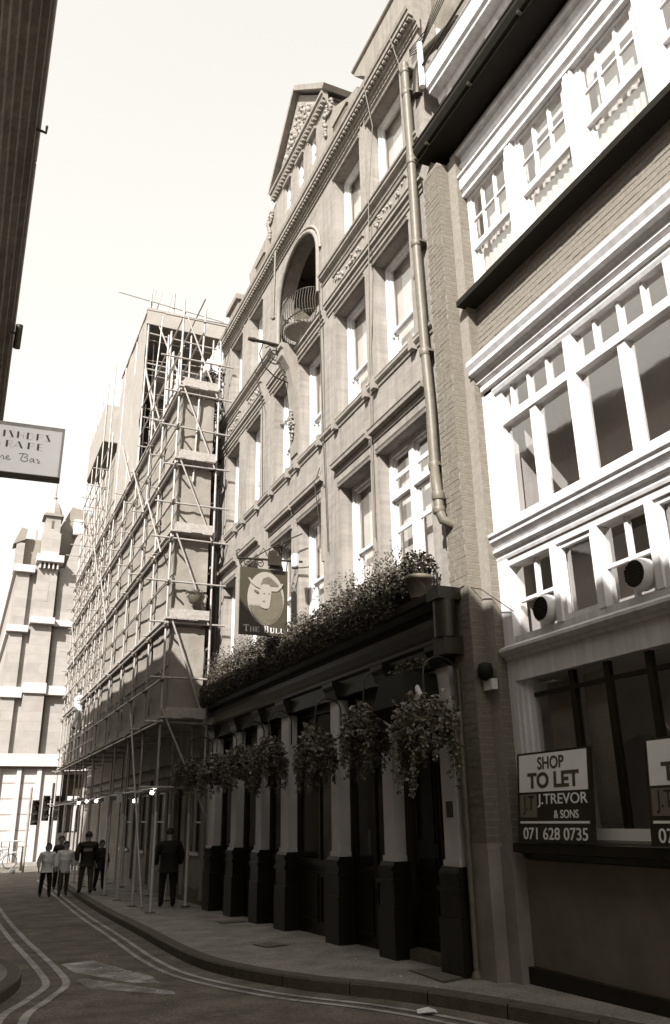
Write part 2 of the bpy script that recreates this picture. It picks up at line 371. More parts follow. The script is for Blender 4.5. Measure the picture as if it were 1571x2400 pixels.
vs = [(3.95+0.09*math.cos(a)+random.uniform(-.03, .03), 7.02+0.05*math.sin(a), roadz(7)+random.uniform(.01, .05)) for a in [k*PI/4 for k in range(8)]]
t.add(vs+[(3.95, 7.02, roadz(7)+.06)], [(i, (i+1) % 8, 8) for i in range(8)]); tag(t.build('crumpled_paper', litter), 'crumpled white paper lying in gutter by the kerb', 'litter')

q = MB(); random.seed(88)
for i in range(70):
    y = random.uniform(6.5, 20); side = random.random() < .6; x = random.uniform(3.6, 4.7) if side else random.uniform(1.6, 2.9)
    z = (pavz if side else roadz)(y)+.006; r = random.uniform(.006, .022)
    if side and y < 9.5: x = max(x, 4.3)
    q.add([(x+r*math.cos(a)*random.uniform(.5, 1), y+r*math.sin(a), z+random.uniform(0, .006)) for a in (0, 1.3, 2.5, 3.8, 5)], [(0, 1, 2, 3, 4)])
o = q.build('litter_specks', litter, None, 'stuff'); tag(o, 'tiny pale litter specks scattered over pavement and road', 'litter')
# ------------------------------------------------------------------ pub (public house)
PX = 5.02
pub = thing('public_house', 'tall grey painted pub with dark shopfront, plants and carved gable', 'building', (PX, 13, 0))
F1 = [(8.22, 9.60), (9.88, 10.97), (11.68, 12.80), (13.17, 14.20), (15.07, 15.95), (16.58, 17.46)]
F2 = [(8.40, 9.54), (9.87, 11.01), (11.73, 12.74), (13.26, 14.16), (15.07, 15.95), (16.58, 17.46)]
F3 = [(8.42, 9.59), (9.92, 11.00), (15.07, 15.93), (16.58, 17.40)]
NICHE = (11.75, 13.95, 10.55, 12.75)
ops = [(a, b, 4.45, 6.56) for a, b in F1] + [(a, b, 7.86, 9.83) for a, b in F2] + [(a, b, 11.0, 12.80) for a, b in F3] + [NICHE]
w = MB(); wall_cells(w, PX, PX+0.34, 7.80, 18.30, 3.4, 13.3, ops); w.build('wall', stucco, pub)
w = MB(); w.box(PX+1.3, PX+6, 7.9, 18.2, -0.2, 13.2); w.box(PX+.02, PX+1.3, 17.9, 18.28, -0.2, 13.2); w.box(PX+.36, PX+1.3, 7.8, 18.2, 13.0, 13.25); w.build('inner_wall', room, pub)
# arch spandrel of the niche
yc = (NICHE[0]+NICHE[1])/2; rw = (NICHE[1]-NICHE[0])/2; hs = 11.75
sp = MB()
for sgn in (-1, 1):
    pl = [(yc+sgn*rw, hs)] + [(yc+sgn*rw*math.cos(a), hs+(12.72-hs)*math.sin(a)) for a in [k*PI/2/10 for k in range(1, 11)]] + [(yc, 12.78), (yc+sgn*rw, 12.78)]
    if sgn < 0: pl = pl[::-1]
    sp.prism(pl, PX+0.003, PX+0.33, axis='x')
sp.build('arch_spandrel', stucco, pub)
am = MB()
arc = [(yc+(rw+0.0)*math.cos(a), hs+(12.72-hs)*math.sin(a)) for a in [k*PI/16 for k in range(17)]]
am.tube([(PX-0.02, a[0], a[1]) for a in [(yc+rw, 10.8)]+arc+[(yc-rw, 10.8)]], 0.05, 6)
am.tube([(PX-0.02, yc+(a[0]-yc)*1.09, hs+(a[1]-hs)*1.10 if a[1] > hs else a[1]) for a in arc], 0.035, 6)
am.build('arch_moulding', mould, pub)
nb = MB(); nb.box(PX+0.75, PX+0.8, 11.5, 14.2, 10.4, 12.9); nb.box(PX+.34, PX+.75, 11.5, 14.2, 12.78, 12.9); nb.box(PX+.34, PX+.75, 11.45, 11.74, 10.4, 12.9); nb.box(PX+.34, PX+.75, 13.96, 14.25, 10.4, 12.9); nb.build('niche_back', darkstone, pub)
# mouldings: profile in (x offset outward, z)
def run(parent, name, m, Y0, Y1, prof, X0=PX, obj=None):
    mb = MB(); mb.prism([(X0+0.01, prof[-1][1])]+[(X0+0.01, prof[0][1])]+[(X0-p, z) for p, z in prof], Y0, Y1)
    return mb.build(name, m, parent)
topc = [(0.0, 12.98), (0.03, 12.98), (0.03, 13.03), (0.05, 13.03), (0.05, 13.10), (0.08, 13.11), (0.10, 13.15), (0.10, 13.18), (0.19, 13.20), (0.19, 13.28), (0.215, 13.29), (0.23, 13.36), (0.0, 13.38)]
run(pub, 'top_cornice', mould, 7.72, 18.1, topc)
dm = MB(); dm.box(-.035, .035, -.028, .028, -.025, .025); dme = dm.mesh('dentil', mould)
k = 0; y = 7.78
while y < 18.05:
    inst('dentil', dme, (PX-0.135, y, 13.165), pub); y += 0.105; k += 1
s2 = [(0.0, 10.80), (0.02, 10.80), (0.035, 10.85), (0.06, 10.86), (0.10, 10.90), (0.10, 10.94), (0.125, 10.96), (0.13, 11.0), (0.0, 11.02)]
for a, b in ((7.85, 11.55), (14.15, 18.2)): run(pub, 'string_course', mould, a, b, s2)
s2b = [(0.0, 9.99), (0.02, 9.99), (0.02, 10.04), (0.045, 10.06), (0.05, 10.12), (0.09, 10.14), (0.09, 10.19), (0.11, 10.21), (0.0, 10.24)]
for a, b in ((7.85, 11.35), (11.5, 14.45), (14.75, 18.2)): run(pub, 'window_cornice', mould, a, b, s2b)
for a, b in F2+F3:
    z = 9.83 if (a, b) in F2 else 12.80
    run(pub, 'lintel_moulding', mould, a-.03, b+.03, [(0, z), (.035, z), (.045, z+.03), (.02, z+.04), (.05, z+.07), (0, z+.09)])
    if (a, b) in F2 and not (11.5 < a < 14):
        p = MB(); p.box(PX-0.025, PX+.01, a-0.02, b+0.02, 10.36, 10.62); po = p.build('relief_panel', stone, pub)
        q = MB(); random.seed(int(a*10))
        for i in range(26):
            q.ball((PX-0.03, random.uniform(a+.05, b-.05), random.uniform(10.42, 10.56)), random.uniform(.015, .04), 5)
        q.build('ornament', carve, po, 'stuff')
        run(pub, 'panel_moulding', mould, a-.05, b+.05, [(0, 10.62), (.05, 10.63), (.06, 10.66), (0, 10.68)])
s1 = [(0.0, 7.62), (0.02, 7.62), (0.03, 7.66), (0.045, 7.67), (0.07, 7.70), (0.07, 7.74), (0.08, 7.76), (0.0, 7.79)]
run(pub, 'string_course', mould, 7.85, 18.2, s1)
for a, b in F2:
    for y in (a-.02, b+.02):
        q = MB(); q.box(PX-0.10, PX-.005, y-.05, y+.05, 7.60, 7.80); q.build('sill_bracket', mould, pub)
h1 = [(0.0, 6.80), (0.02, 6.80), (0.04, 6.84), (0.05, 6.88), (0.11, 6.90), (0.115, 6.95), (0.13, 6.97), (0.0, 7.03)]
for a, b in ((8.12, 9.72), (9.80, 11.10), (11.55, 12.98), (13.04, 14.35), (14.95, 16.22), (16.45, 17.75)):
    run(pub, 'hood_cornice', mould, a, b, h1)
for a, b in F1: run(pub, 'lintel_moulding', mould, a-.05, b+.05, [(0, 6.56), (.035, 6.56), (.045, 6.59), (.02, 6.61), (.04, 6.64), (0, 6.66)])
# vertical flutes on piers
class FL:
    def box(s, *a): q_ = MB(); q_.box(*a); q_.build('pier_strip', mould, pub)
    def build(s, *a): pass
fl = FL()
for a, b in ((9.62, 9.86), (11.05, 11.65), (14.28, 14.98), (16.03, 16.5), (17.55, 18.1)):
    fl.box(PX-0.018, PX+.01, a+.03, a+.07, 4.5, 6.55); fl.box(PX-0.018, PX+.01, b-.07, b-.03, 4.5, 6.55)
    fl.box(PX-0.018, PX+.01, a+.03, a+.07, 7.8, 9.95); fl.box(PX-0.018, PX+.01, b-.07, b-.03, 7.8, 9.95)
    if b < 11.2 or b > 15: fl.box(PX-0.018, PX+.01, a+.03, a+.07, 11.05, 12.97); fl.box(PX-0.018, PX+.01, b-.07, b-.03, 11.05, 12.97)
fl.build('pier_strip', mould, pub)
# windows
def sash_window(parent, y0, y1, z0, z1, X, mull=False, gl=G_pub, bl=0.45, blm=blind, hb=0.46, fd=0.13):
    f = MB(); t = 0.07
    f.box(X, X+fd, y0, y0+t, z0, z1); f.box(X, X+fd, y1-t, y1, z0, z1); f.box(X+.002, X+fd-.002, y0+t, y1-t, z1-t, z1); f.box(X-.02, X+fd, y0+t, y1-t, z0, z0+t)
    zm = z0+(z1-z0)*hb
    win = f.build('window', white, parent)
    s = MB(); e = 0.045; xs = X+0.035
    a, b = y0+t, y1-t
    for (c, d, xo) in ((zm, z1-t, xs), (z0+t, zm+0.02, xs+.045)):
        s.box(xo, xo+.04, a, a+e, c, d); s.box(xo, xo+.04, b-e, b, c, d); s.box(xo+.001, xo+.039, a+e, b-e, d-e, d); s.box(xo+.001, xo+.039, a+e, b-e, c, c+e)
    s.box(xs-.004, xs+.03, b-e+.005, b-.005, zm-.06, zm); s.box(xs-.004, xs+.03, a+.005, a+e-.005, zm-.06, zm)
    s.build('sash', white, win)
    g = MB(); g.add([(xs+.02, a, zm), (xs+.02, b, zm), (xs+.02, b, z1-t), (xs+.02, a, z1-t)], [(3, 2, 1, 0)])
    g.add([(xs+.065, a, z0+t), (xs+.065, b, z0+t), (xs+.065, b, zm), (xs+.065, a, zm)], [(3, 2, 1, 0)]); g.build('pane', gl, win)
    k = MB(); zb = z1-t-(z1-z0)*bl
    k.box(xs+.16, xs+.17, a-.05, b+.05, zb, z1); k.build('blind', blm, win)
    return win
for i, (a, b) in enumerate(F1[1:]): sash_window(pub, a, b, 4.45, 6.56, PX+0.20, bl=(.95, .97, .8, .7, .95)[i])
for i, (a, b) in enumerate(F2): sash_window(pub, a, b, 7.86, 9.83, PX+0.20, bl=(.9, .97, .93, .6, .95, .9)[i], hb=.36)
for i, (a, b) in enumerate(F3): sash_window(pub, a, b, 11.02, 12.80, PX+0.20, bl=(.55, .95, .8, .9)[i], hb=.33)
# large mullioned window on first floor
a, b = F1[0]; X = PX+.16
f = MB(); f.box(X, X+.12, a, a+.08, 4.45, 6.56); f.box(X, X+.12, b-.08, b, 4.45, 6.56); f.box(X+.002, X+.12, a+.08, b-.08, 6.48, 6.56); ym = (a+b)/2+.02
f.box(X-.01, X+.11, ym-.06, ym+.06, 4.45, 6.48); f.box(X-.03, X+.1, a+.08, ym-.06, 5.80, 5.90); f.box(X-.03, X+.1, ym+.06, b-.08, 5.80, 5.90)
win = f.build('window', white, pub)
s = MB()
for (p, q) in ((a+.08, ym-.06), (ym+.06, b-.08)):
    for (c, d) in ((4.45, 5.36), (5.36, 5.80), (5.90, 6.17), (6.17, 6.48)):
        s.box(X+.03, X+.07, p, p+.04, c, d); s.box(X+.03, X+.07, q-.04, q, c, d); s.box(X+.031, X+.069, p+.04, q-.04, d-.04, d); s.box(X+.031, X+.069, p+.04, q-.04, c, c+.025)
s.build('sash', white, win)
g = MB(); g.add([(X+.05, a, 4.45), (X+.05, b, 4.45), (X+.05, b, 6.5), (X+.05, a, 6.5)], [(3, 2, 1, 0)]); g.build('pane', G_pub, win)
g = MB(); g.box(X+.2, X+.21, a, b, 4.45, 6.5); g.build('blind', blind, win)
# corbel with carved console between the middle windows, balcony above
cb = MB(); cbp = [(0, 7.95), (.03, 7.97), (.05, 8.5), (.06, 9.0), (.10, 9.4), (.18, 9.75), (.30, 9.95), (.34, 10.0), (.34, 10.12), (.30, 10.14), (.36, 10.2), (.36, 10.28), (0, 10.28)]
cb.prism([(PX-p, z) for p, z in cbp]+[], 12.84, 13.16); con = cb.build('console', stone, pub)
orn = MB()
for i in range(26):
    a = i/26*4*PI; r = .03+.11*i/26; orn.ball((PX-.10, 13.0+r*math.cos(a)*.9, 8.75+r*math.sin(a)*1.5), .022, 5)
for i in range(14):
    orn.ball((PX-.07-.01*(i % 2), 13.0+random.uniform(-.12, .12), 8.3+i*.035), .028, 5)
orn.build('carved_scroll', carve, con, 'stuff')
bal = MB(); bal.lathe((PX-.0, 12.55, 10.15), [(.03, -.02), (.08, 0), (.14, .08), (.24, .17), (.34, .24), (.38, .26), (.38, .30)], 20); balo = bal.build('balcony', stone, pub)
rl = MB(); n = 26
ring = [(PX-.0-.38*math.sin(a), 12.55+.66*math.cos(a)) for a in [k*PI/n for k in range(n+1)]]
rl.tube([(x, y, 11.0) for x, y in ring], .016, 6); rl.tube([(x, y, 10.52) for x, y in ring], .014, 6)
rl.build('railing', iron, balo)
for (x, y) in ring[::1]:
    q = MB(); q.tube([(x, y, 10.45), (x-.03, y, 10.6), (x-.035, y, 10.75), (x, y, 11.0)], .009, 5); q.build('baluster', iron, balo)
q = MB(); q.tube([(4.55, 13.0, 10.9), (4.58, 13.0, 12.5)], .025, 8); q.lathe((4.55, 13.0, 10.85), [(.02, 0), (.05, .03), (.02, .08)], 8); q.build('flag_pole', leadpipe, balo)
# big wrought iron hoist bracket
hb_ = MB(); by = 13.05
hb_.tube([(PX-.32, by, 10.32), (4.12, by, 10.33)], .035, 8); hb_.tube([(4.20, by, 10.33), (4.06, by, 10.33)], [.05, .035], 8)
hb_.build('sign_beam', iron, con)
hb_ = MB()
hb_.tube([(4.36-.0, by, 10.28), (4.30, by, 10.05), (4.38, by, 9.8), (4.62, by, 9.6), (4.95, by, 9.52)], .014, 6)
def spiral(cx, cz, r0, turns, sgn=1, n=22): return [(cx+sgn*r0*(1-.8*i/n)*math.cos(turns*2*PI*i/n), by, cz+r0*(1-.8*i/n)*math.sin(turns*2*PI*i/n)) for i in range(n+1)]
hb_.tube(spiral(4.62, 10.02, .2, 1.8), .013, 6); hb_.tube(spiral(4.84, 9.72, .11, 1.6, -1), .012, 6); hb_.tube([(4.42, by, 10.2), (4.5, by, 10.28), (4.78, by, 10.24), (4.82, by, 10.0)], .012, 6)
hb_.build('scrollwork', iron, con)
# gable
g = MB(); gops = [(11.95, 12.3, 14.2, 14.95), (12.65, 13.0, 14.2, 14.95), (13.4, 13.75, 14.2, 14.95)]
wall_cells(g, 5.06, 5.75, 11.45, 14.35, 13.3, 15.3, gops); gw = g.build('gable_wall', stucco, pub)
for (a, b, c, d) in gops:
    q = MB(); q.box(5.12, 5.22, a, b, c, c+.06); q.box(5.12, 5.22, a, b, d-.06, d); q.box(5.12, 5.22, a, a+.06, c+.06, d-.06); q.box(5.12, 5.22, b-.09, b, c+.06, d-.06); q.box(5.13, 5.21, a+.06, b-.09, (c+d)/2-.02, (c+d)/2+.02)
    q.build('gable_window', white, pub); q = MB(); q.box(5.25, 5.26, a, b, c, d); q.build('blind', room, pub)
    run(gw, 'lintel', mould, a-.04, b+.04, [(0, d), (.05, d+.01), (.06, d+.06), (0, d+.08)], 5.06)
gc = [(0, 15.12), (.03, 15.12), (.05, 15.18), (.10, 15.2), (.10, 15.27), (.14, 15.29), (.14, 15.36), (0, 15.38)]
run(gw, 'gable_cornice', mould, 11.33, 14.47, gc, 5.06)
y = 11.4
while y < 14.4: inst('dentil', dme, (4.99, y, 15.14), gw); y += .12
tm = MB(); tm.prism([(11.42, 15.38), (14.38, 15.38), (12.9, 16.86)], 5.06, 5.75, axis='x'); tym = tm.build('pediment', stone, pub)
q = MB(); random.seed(5)
for i in range(260):
    u = random.uniform(-1, 1); v = random.uniform(0, 1-abs(u)); q.ball((5.06, 12.9+u*1.2, 15.45+v*1.1), random.uniform(.025, .075), 5)
q.build('carving', carve, tym, 'stuff')
for sgn in (-1, 1):
    q = MB(); p0 = Vector((12.9+sgn*1.62, 15.36)); p1 = Vector((12.9-sgn*.02, 16.98)); d = (p1-p0).normalized(); nn = Vector((-d.y, d.x))*(-sgn*-1)
    if nn.y < 0: nn = -nn
    q.prism([(v.x, v.y) for v in ([p0, p1, p1+nn*.11, p0+nn*.11] if sgn < 0 else [p0+nn*.11, p1+nn*.11, p1, p0])], 4.92, 5.8, axis='x'); q.build('raking_cornice', mould, tym)
# side scroll on the flank (near side)
q = MB()
q.box(5.1, 6.0, 11.36, 11.45, 13.35, 15.1); q.lathe((5.75, 11.35, 14.6), [(.28, 0), (.28, .0)], 12); q.build('flank_wall', stone, gw)
# shoulders
for (y0, y1, nm) in ((9.95, 11.44, 0), (14.36, 16.15, 1)):
    q = MB()
    if nm == 0: pl = [(9.95, 13.3), (11.44, 13.3), (11.44, 14.75), (11.1, 14.72), (10.8, 14.55), (10.4, 14.3), (10.05, 14.2), (9.95, 14.0)]
    else: pl = [(14.36, 13.3), (16.0, 13.3), (15.9, 13.6), (16.3, 14.1), (16.38, 14.42), (15.0, 14.62), (14.9, 14.9), (14.62, 15.05), (14.36, 15.1)]
    q.prism(pl, 5.08, 5.6, axis='x'); sh = q.build('gable_shoulder', stone, pub)
    q = MB(); cy = 10.75 if nm == 0 else 15.45
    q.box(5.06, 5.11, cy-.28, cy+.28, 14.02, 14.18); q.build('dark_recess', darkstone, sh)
    q = MB(); q.box(5.03, 5.12, cy-.34, cy+.34, 14.18, 14.24); q.build('recess_hood', mould, sh)
    q = MB(); cy = 11.25 if nm == 0 else 14.72
    for i in range(24):
        a = i/24*3.5*PI; r = .2*(1-i/30); q.ball((5.05, cy+r*math.cos(a), 14.85+r*math.sin(a)), .035, 5)
    for i in range(8): q.ball((5.05, cy+.25*random.random(), 14.3+i*.08), .05, 5)
    q.build('volute', carve, sh, 'stuff')
# parapet blocks
q = MB(); q.prism([(8.35, 13.38), (9.3, 13.38), (9.55, 13.9), (9.95, 14.30), (9.95, 14.42), (8.0, 14.42), (8.0, 13.6)], 4.98, 5.55, axis='x'); pb = q.build('parapet_block', stone, pub)
q = MB(); q.tube([(4.98, 8.0, 14.42), (4.98, 9.98, 14.42)], .05, 8); q.build('coping', mould, pb)
q = MB(); q.box(5.0, 5.5, 17.0, 17.75, 13.36, 14.05); q.box(4.92, 5.55, 16.93, 17.85, 14.05, 14.2); q.build('chimney_stub', stone, pub)
q = MB(); q.prism([(14.3, 13.38), (15.9, 13.38), (16.7, 13.38), (16.3, 13.75), (15.9, 13.95)], 5.3, 5.5, axis='x'); q.build('parapet_curve', slate, pub)
q = MB(); q.prism([(5.6, 13.2), (8.5, 15.2), (8.5, 13.2)], 7.8, 18.1, axis='y'); q.build('roof', slate, pub)
# shop front
SX = 4.80
ff = MB(); ff.prism([(PX, 3.42), (SX+.06, 3.42), (SX+.02, 3.46), (SX+.02, 3.5), (SX-.0, 3.54), (SX-.03, 3.64), (SX-.03, 3.72), (SX+.01, 3.8), (SX-.04, 3.82), (SX-.1, 3.88), (SX-.16, 3.90), (SX-.18, 3.97), (PX, 4.0)], 7.70, 18.0)
fas = ff.build('fascia', dkfascia, pub)
ff = MB(); ff.box(SX+.05, PX+.3, 7.72, 18.0, 3.2, 3.42); ff.build('architrave', dkpaint, pub)
ff = MB(); ff.tube([(SX-.05, 7.64, 3.44), (SX-.05, 7.64, 3.86)], .13, 10); ff.box(SX-.19, SX+.2, 7.52, 7.78, 3.86, 4.0); ff.box(SX-.14, SX+.2, 7.54, 7.78, 3.25, 3.45); ff.build('end_console', dkfascia, pub)
PIL = [(7.80, 8.09), (9.23, 9.50), (10.80, 11.10), (12.80, 13.14), (14.10, 14.40), (15.55, 15.87), (17.02, 17.36)]
for i, (a, b) in enumerate(PIL):
    q = MB(); q.box(4.85, 5.0, a, b, 1.10, 3.22); q.box(4.83, 5.0, a-.015, b+.015, 1.10, 1.16); pl = q.build('pilaster', pilar, pub)
    q = MB(); q.box(4.81, 5.0, a-.02, b+.02, 3.17, 3.21); q.prism([(5.0, 3.21), (4.80, 3.21), (4.78, 3.3), (4.74, 3.36), (4.74, 3.42), (5.0, 3.42)], a-.03, b+.03); q.build('capital', dkpaint, pl)
    q = MB(); zb = pavz((a+b)/2)-.05
    q.box(4.79, 5.02, a-.05, b+.05, zb, 0.86); q.box(4.765, 5.02, a-.075, b+.075, 0.86, 0.91); q.box(4.79, 5.02, a-.045, b+.045, 0.91, 1.0); q.prism([(5.02, 1.0), (4.77, 1.0), (4.77, 1.04), (4.80, 1.06), (4.81, 1.10), (5.02, 1.10)], a-.04, b+.04)
    q.box(4.77, 5.02, a-.07, b+.07, zb, 0.62); q.build('plinth', dkpaint, pl)
sf = MB()
bays = [(8.09, 9.23), (9.50, 10.80), (11.10, 12.80), (13.14, 14.10), (14.40, 15.55), (15.87, 17.02), (17.36, 17.95)]
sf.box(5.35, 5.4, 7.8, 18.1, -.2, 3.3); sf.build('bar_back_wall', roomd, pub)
for i, (a, b) in enumerate(bays):
    zb = pavz((a+b)/2)-.02
    if i in (0,):      # recessed double door
        q = MB(); q.box(5.12, 5.17, a, b, zb, 2.55); q.box(5.08, 5.2, a, b, 2.55, 2.65); q.box(5.10, 5.12, (a+b)/2-.012, (a+b)/2+.012, zb, 2.55); d = q.build('door', dkpaint, pub)
        for c in ((a+.08, (a+b)/2-.07), ((a+b)/2+.07, b-.08)):
            for z0, z1 in ((zb+.2, .75), (.9, 1.15), (1.3, 2.4)):
                q = MB(); q.box(5.10, 5.125, c[0], c[1], z0, z0+.03); q.box(5.10, 5.125, c[0], c[1], z1-.03, z1); q.box(5.10, 5.125, c[0], c[0]+.03, z0+.03, z1-.03); q.box(5.10, 5.125, c[1]-.03, c[1], z0+.03, z1-.03); q.build('door_panel', dkpaint, d)
        q = MB(); q.box(4.95, 5.2, a, b, zb-.05, zb+.12); q.build('door_step', darkstone, pub)
        continue
    door = i in (1, 4)
    if door:
        q = MB(); q.box(5.04, 5.09, a, a+.1, zb, 3.2); q.box(5.04, 5.09, b-.1, b, zb, 3.2); q.box(5.04, 5.09, a+.1, b-.1, zb, 1.0); q.box(5.04, 5.09, a+.1, b-.1, 2.25, 2.33); q.box(5.04, 5.09, (a+b)/2-.05, (a+b)/2+.05, 1.0, 2.25); q.box(5.04, 5.09, a+.1, b-.1, 3.1, 3.2)
        d = q.build('door', dkpaint, pub)
        for c in ((a+.16, (a+b)/2-.07), ((a+b)/2+.07, b-.16)):
            q = MB(); z0, z1 = zb+.15, .85; q.box(5.02, 5.045, c[0], c[1], z0, z0+.03); q.box(5.02, 5.045, c[0], c[1], z1-.03, z1); q.box(5.02, 5.045, c[0], c[0]+.03, z0+.03, z1-.03); q.box(5.02, 5.045, c[1]-.03, c[1], z0+.03, z1-.03); q.build('door_panel', dkpaint, d)
        q = MB(); q.tube([(5.0, (a+b)/2+.06, 1.15), (4.99, (a+b)/2+.06, 1.3), (5.0, (a+b)/2+.06, 1.45)], .012, 6); q.build('handle', leadpipe, d)
    else:
        q = MB(); q.box(5.02, 5.07, a, b, zb, .95); q.box(4.98, 5.07, a, b, .95, 1.02); st = q.build('stall_riser', dkpaint, pub)
        n = 2 if b-a > 1.3 else 1
        for k in range(n):
            c0 = a+.08+(b-a-.08)*k/n; c1 = a+(b-a-.0)*(k+1)/n-.06
            q = MB(); z0, z1 = zb+.18, .82; q.box(5.0, 5.025, c0, c1, z0, z0+.03); q.box(5.0, 5.025, c0, c1, z1-.03, z1); q.box(5.0, 5.025, c0, c0+.03, z0+.03, z1-.03); q.box(5.0, 5.025, c1-.03, c1, z0+.03, z1-.03); q.build('riser_panel', dkpaint, st)
        q = MB(); q.box(5.02, 5.08, a, a+.06, 1.02, 3.2); q.box(5.02, 5.08, b-.06, b, 1.02, 3.2); q.box(5.02, 5.08, a+.06, b-.06, 3.1, 3.2); q.box(5.025, 5.075, a+.06, b-.06, 2.45, 2.52); q.box(5.025, 5.075, (a+b)/2-.02, (a+b)/2+.02, 1.02, 2.45)
        q.build('bar_window', dkpaint, pub)
        if i == 2:
            q = MB(); q.box(5.2, 5.22, a+.75, a+1.15, 1.0, 2.5); q.build('curtain', render, pub)
    q = MB(); q.add([(5.06, a, 1.0), (5.06, b, 1.0), (5.06, b, 3.1), (5.06, a, 3.1)], [(3, 2, 1, 0)]); q.build('pane', G_dark, pub)
q = MB(); q.box(4.838, 4.85, 7.88, 8.0, 1.58, 1.74); q.build('name_plate', iron, pub)
# string of old crack-like cables on the facade
for pts in ([(4.80, 9.24, 13.3), (4.93, 9.22, 12.4), (4.9, 9.40, 10.95), (4.88, 9.42, 9.9), (4.93, 9.6, 8.4), (4.95, 9.7, 6.6), (4.98, 9.72, 5.3)], [(4.8, 8.28, 13.32), (4.93, 8.1, 12.2), (4.95, 8.12, 11.0)], [(4.9, 11.5, 11.0), (4.9, 11.45, 9.6), (4.96, 11.5, 7.7), (4.98, 11.4, 5.6)], [(4.9, 15.2, 11.0), (4.9, 14.6, 9.8), (4.97, 14.7, 7.7)], [(4.98, 11.72, 7.2), (4.9, 11.76, 6.9), (4.98, 11.66, 5.9)]):
    q = MB(); q.tube(pts, .009, 5); q.build('cable', leadpipe if pts[0][1] < 10 else iron, pub)
# hood drop at right of window c (shutter dog bar)
q = MB(); q.box(4.97, 5.02, 11.60, 11.66, 5.5, 6.8); q.build('stone_strip', stone, pub)

# ------------------------------------------------------------------ rain pipes
rp = thing('rain_pipe', 'thick grey cast iron rain pipe with collars beside the pub end', 'drainpipe', (4.88, 8, 5))
q = MB(); q.tube([(4.88, 8.0, 12.45), (4.88, 8.0, 12.1), (4.88, 7.97, 10.5), (4.88, 7.97, 8.9), (4.88, 7.92, 7.3), (4.88, 7.87, 6.5), (4.88, 7.86, 5.62)], .062, 12); q.tube([(4.88, 7.86, 5.62), (4.84, 7.80, 5.5), (4.80, 7.72, 5.34), (4.79, 7.69, 5.2), (4.79, 7.67, 4.95)], .06, 12); q.tube([(4.79, 7.67, 4.95), (4.81, 7.64, 4.84), (4.93, 7.60, 4.78)], .06, 12); q.build('pipe', leadpipe, rp)
for z, y in ((12.3, 8.0), (11.85, 8.0), (10.5, 7.97), (9.05, 7.97), (7.27, 7.92), (5.62, 7.86)):
    q = MB(); q.lathe((4.88, y, z-.05), [(.07, 0), (.078, .02), (.078, .09), (.07, .11)], 12); q.box(4.88, 5.03, y-.1, y+.1, z-.01, z+.02); q.build('collar', leadpipe, rp)
q = MB(); q.lathe((4.79, 7.68, 5.1), [(.07, 0), (.078, .02), (.078, .09), (.07, .11)], 12); q.lathe((4.79, 7.68, 4.93), [(.07, 0), (.078, .02), (.078, .06), (.07, .08)], 12); q.build('collar', leadpipe, rp)
rp = thing('rain_pipe', 'thin grey rain pipe running beside the thick one on pub wall', 'drainpipe', (4.95, 8.1, 5))
q = MB(); q.tube([(4.95, 8.2, 12.5), (4.95, 8.16, 11.2), (4.95, 8.15, 9.6), (4.95, 8.12, 8.6), (4.95, 8.03, 7.4), (4.95, 8.0, 6.5), (4.95, 7.98, 5.9)], .035, 10); q.build('pipe', leadpipe, rp)
for z in (12.0, 10.5, 8.6, 7.0):
    q = MB(); q.lathe((4.95, 8.14 if z > 8 else 8.02, z), [(.035, 0), (.045, .01), (.045, .06), (.035, .07)], 10); q.build('collar', leadpipe, rp)
rp = thing('rain_pipe', 'narrow pipe at ground level between pub shopfront and brick pier', 'drainpipe', (4.85, 7.72, 0))
q = MB(); q.tube([(4.87, 7.66, 3.1), (4.87, 7.66, .12)], .03, 8); q.build('pipe', leadpipe, rp)
q = MB(); q.lathe((4.87, 7.66, .1), [(.06, 0), (.05, .05), (.03, .08)], 8); q.build('shoe', leadpipe, rp)
rp = thing('roof_duct', 'dark bent roof duct and white stub pipe above the eaves', 'pipe', (5, 7.5, 12.5))
q = MB(); q.tube([(5.15, 6.9, 12.25), (5.1, 7.35, 12.35), (5.0, 7.62, 12.3), (4.98, 7.8, 12.1), (4.98, 7.84, 11.7)], .075, 10); q.build('duct', iron, rp)
q = MB(); q.tube([(4.92, 7.6, 12.45), (4.92, 7.6, 11.6)], .045, 10); q.build('stub_pipe', white, rp)
q = MB(); q.tube([(5.25, 6.9, 12.1), (5.25, 7.5, 12.15)], .05, 10); q.build('vent_pipe', white, rp)
for i in range(5):
    q = MB(); q.tube([(4.95, 7.95, 12.6+i*.03), (5.0, 7.75-.05*i, 12.5+.05*i), (5.1, 7.0+.1*i, 12.95+.05*i)], .008, 5); q.build('cable', iron, rp)
q = MB(); q.box(5.45, 5.5, 5.0, 8.2, 12.2, 15.5); tag(q.build('party_wall', slate), 'grey rendered party wall behind pipes above the eaves', 'wall')

# ------------------------------------------------------------------ brick pier
pier = thing('brick_pier', 'tall grey brick pier on rendered base between pub and white shop', 'pier', (5.0, 7.5, 0))
q = MB(); q.box(4.907, 5.3, 7.3655, 7.745, 1.30, 9.97); q.box(5.08, 5.3, 7.1805, 7.365, 1.30, 10.0); q.build('core', mortar, pier)
bm_ = MB(); bm_.box(-.031, .0, -.105, .105, -.0315, .0315); bme = bm_.mesh('brick', pierbr)     # stretcher on the street face
bm_ = MB(); bm_.box(-.031, .0, -.066, .066, -.0315, .0315); bmh = bm_.mesh('brick', pierbr)
bm_ = MB(); bm_.box(-.086, .086, -.022, .0, -.0315, .0315); bmr = bm_.mesh('brick', pierbr)    # on the return face
bm_ = MB(); bm_.box(-.105, .105, -.022, .0, -.0315, .0315); bmn = bm_.mesh('brick', pierbr)
random.seed(11); nb_ = 0; restb = MB(); z = 1.37; row = 0
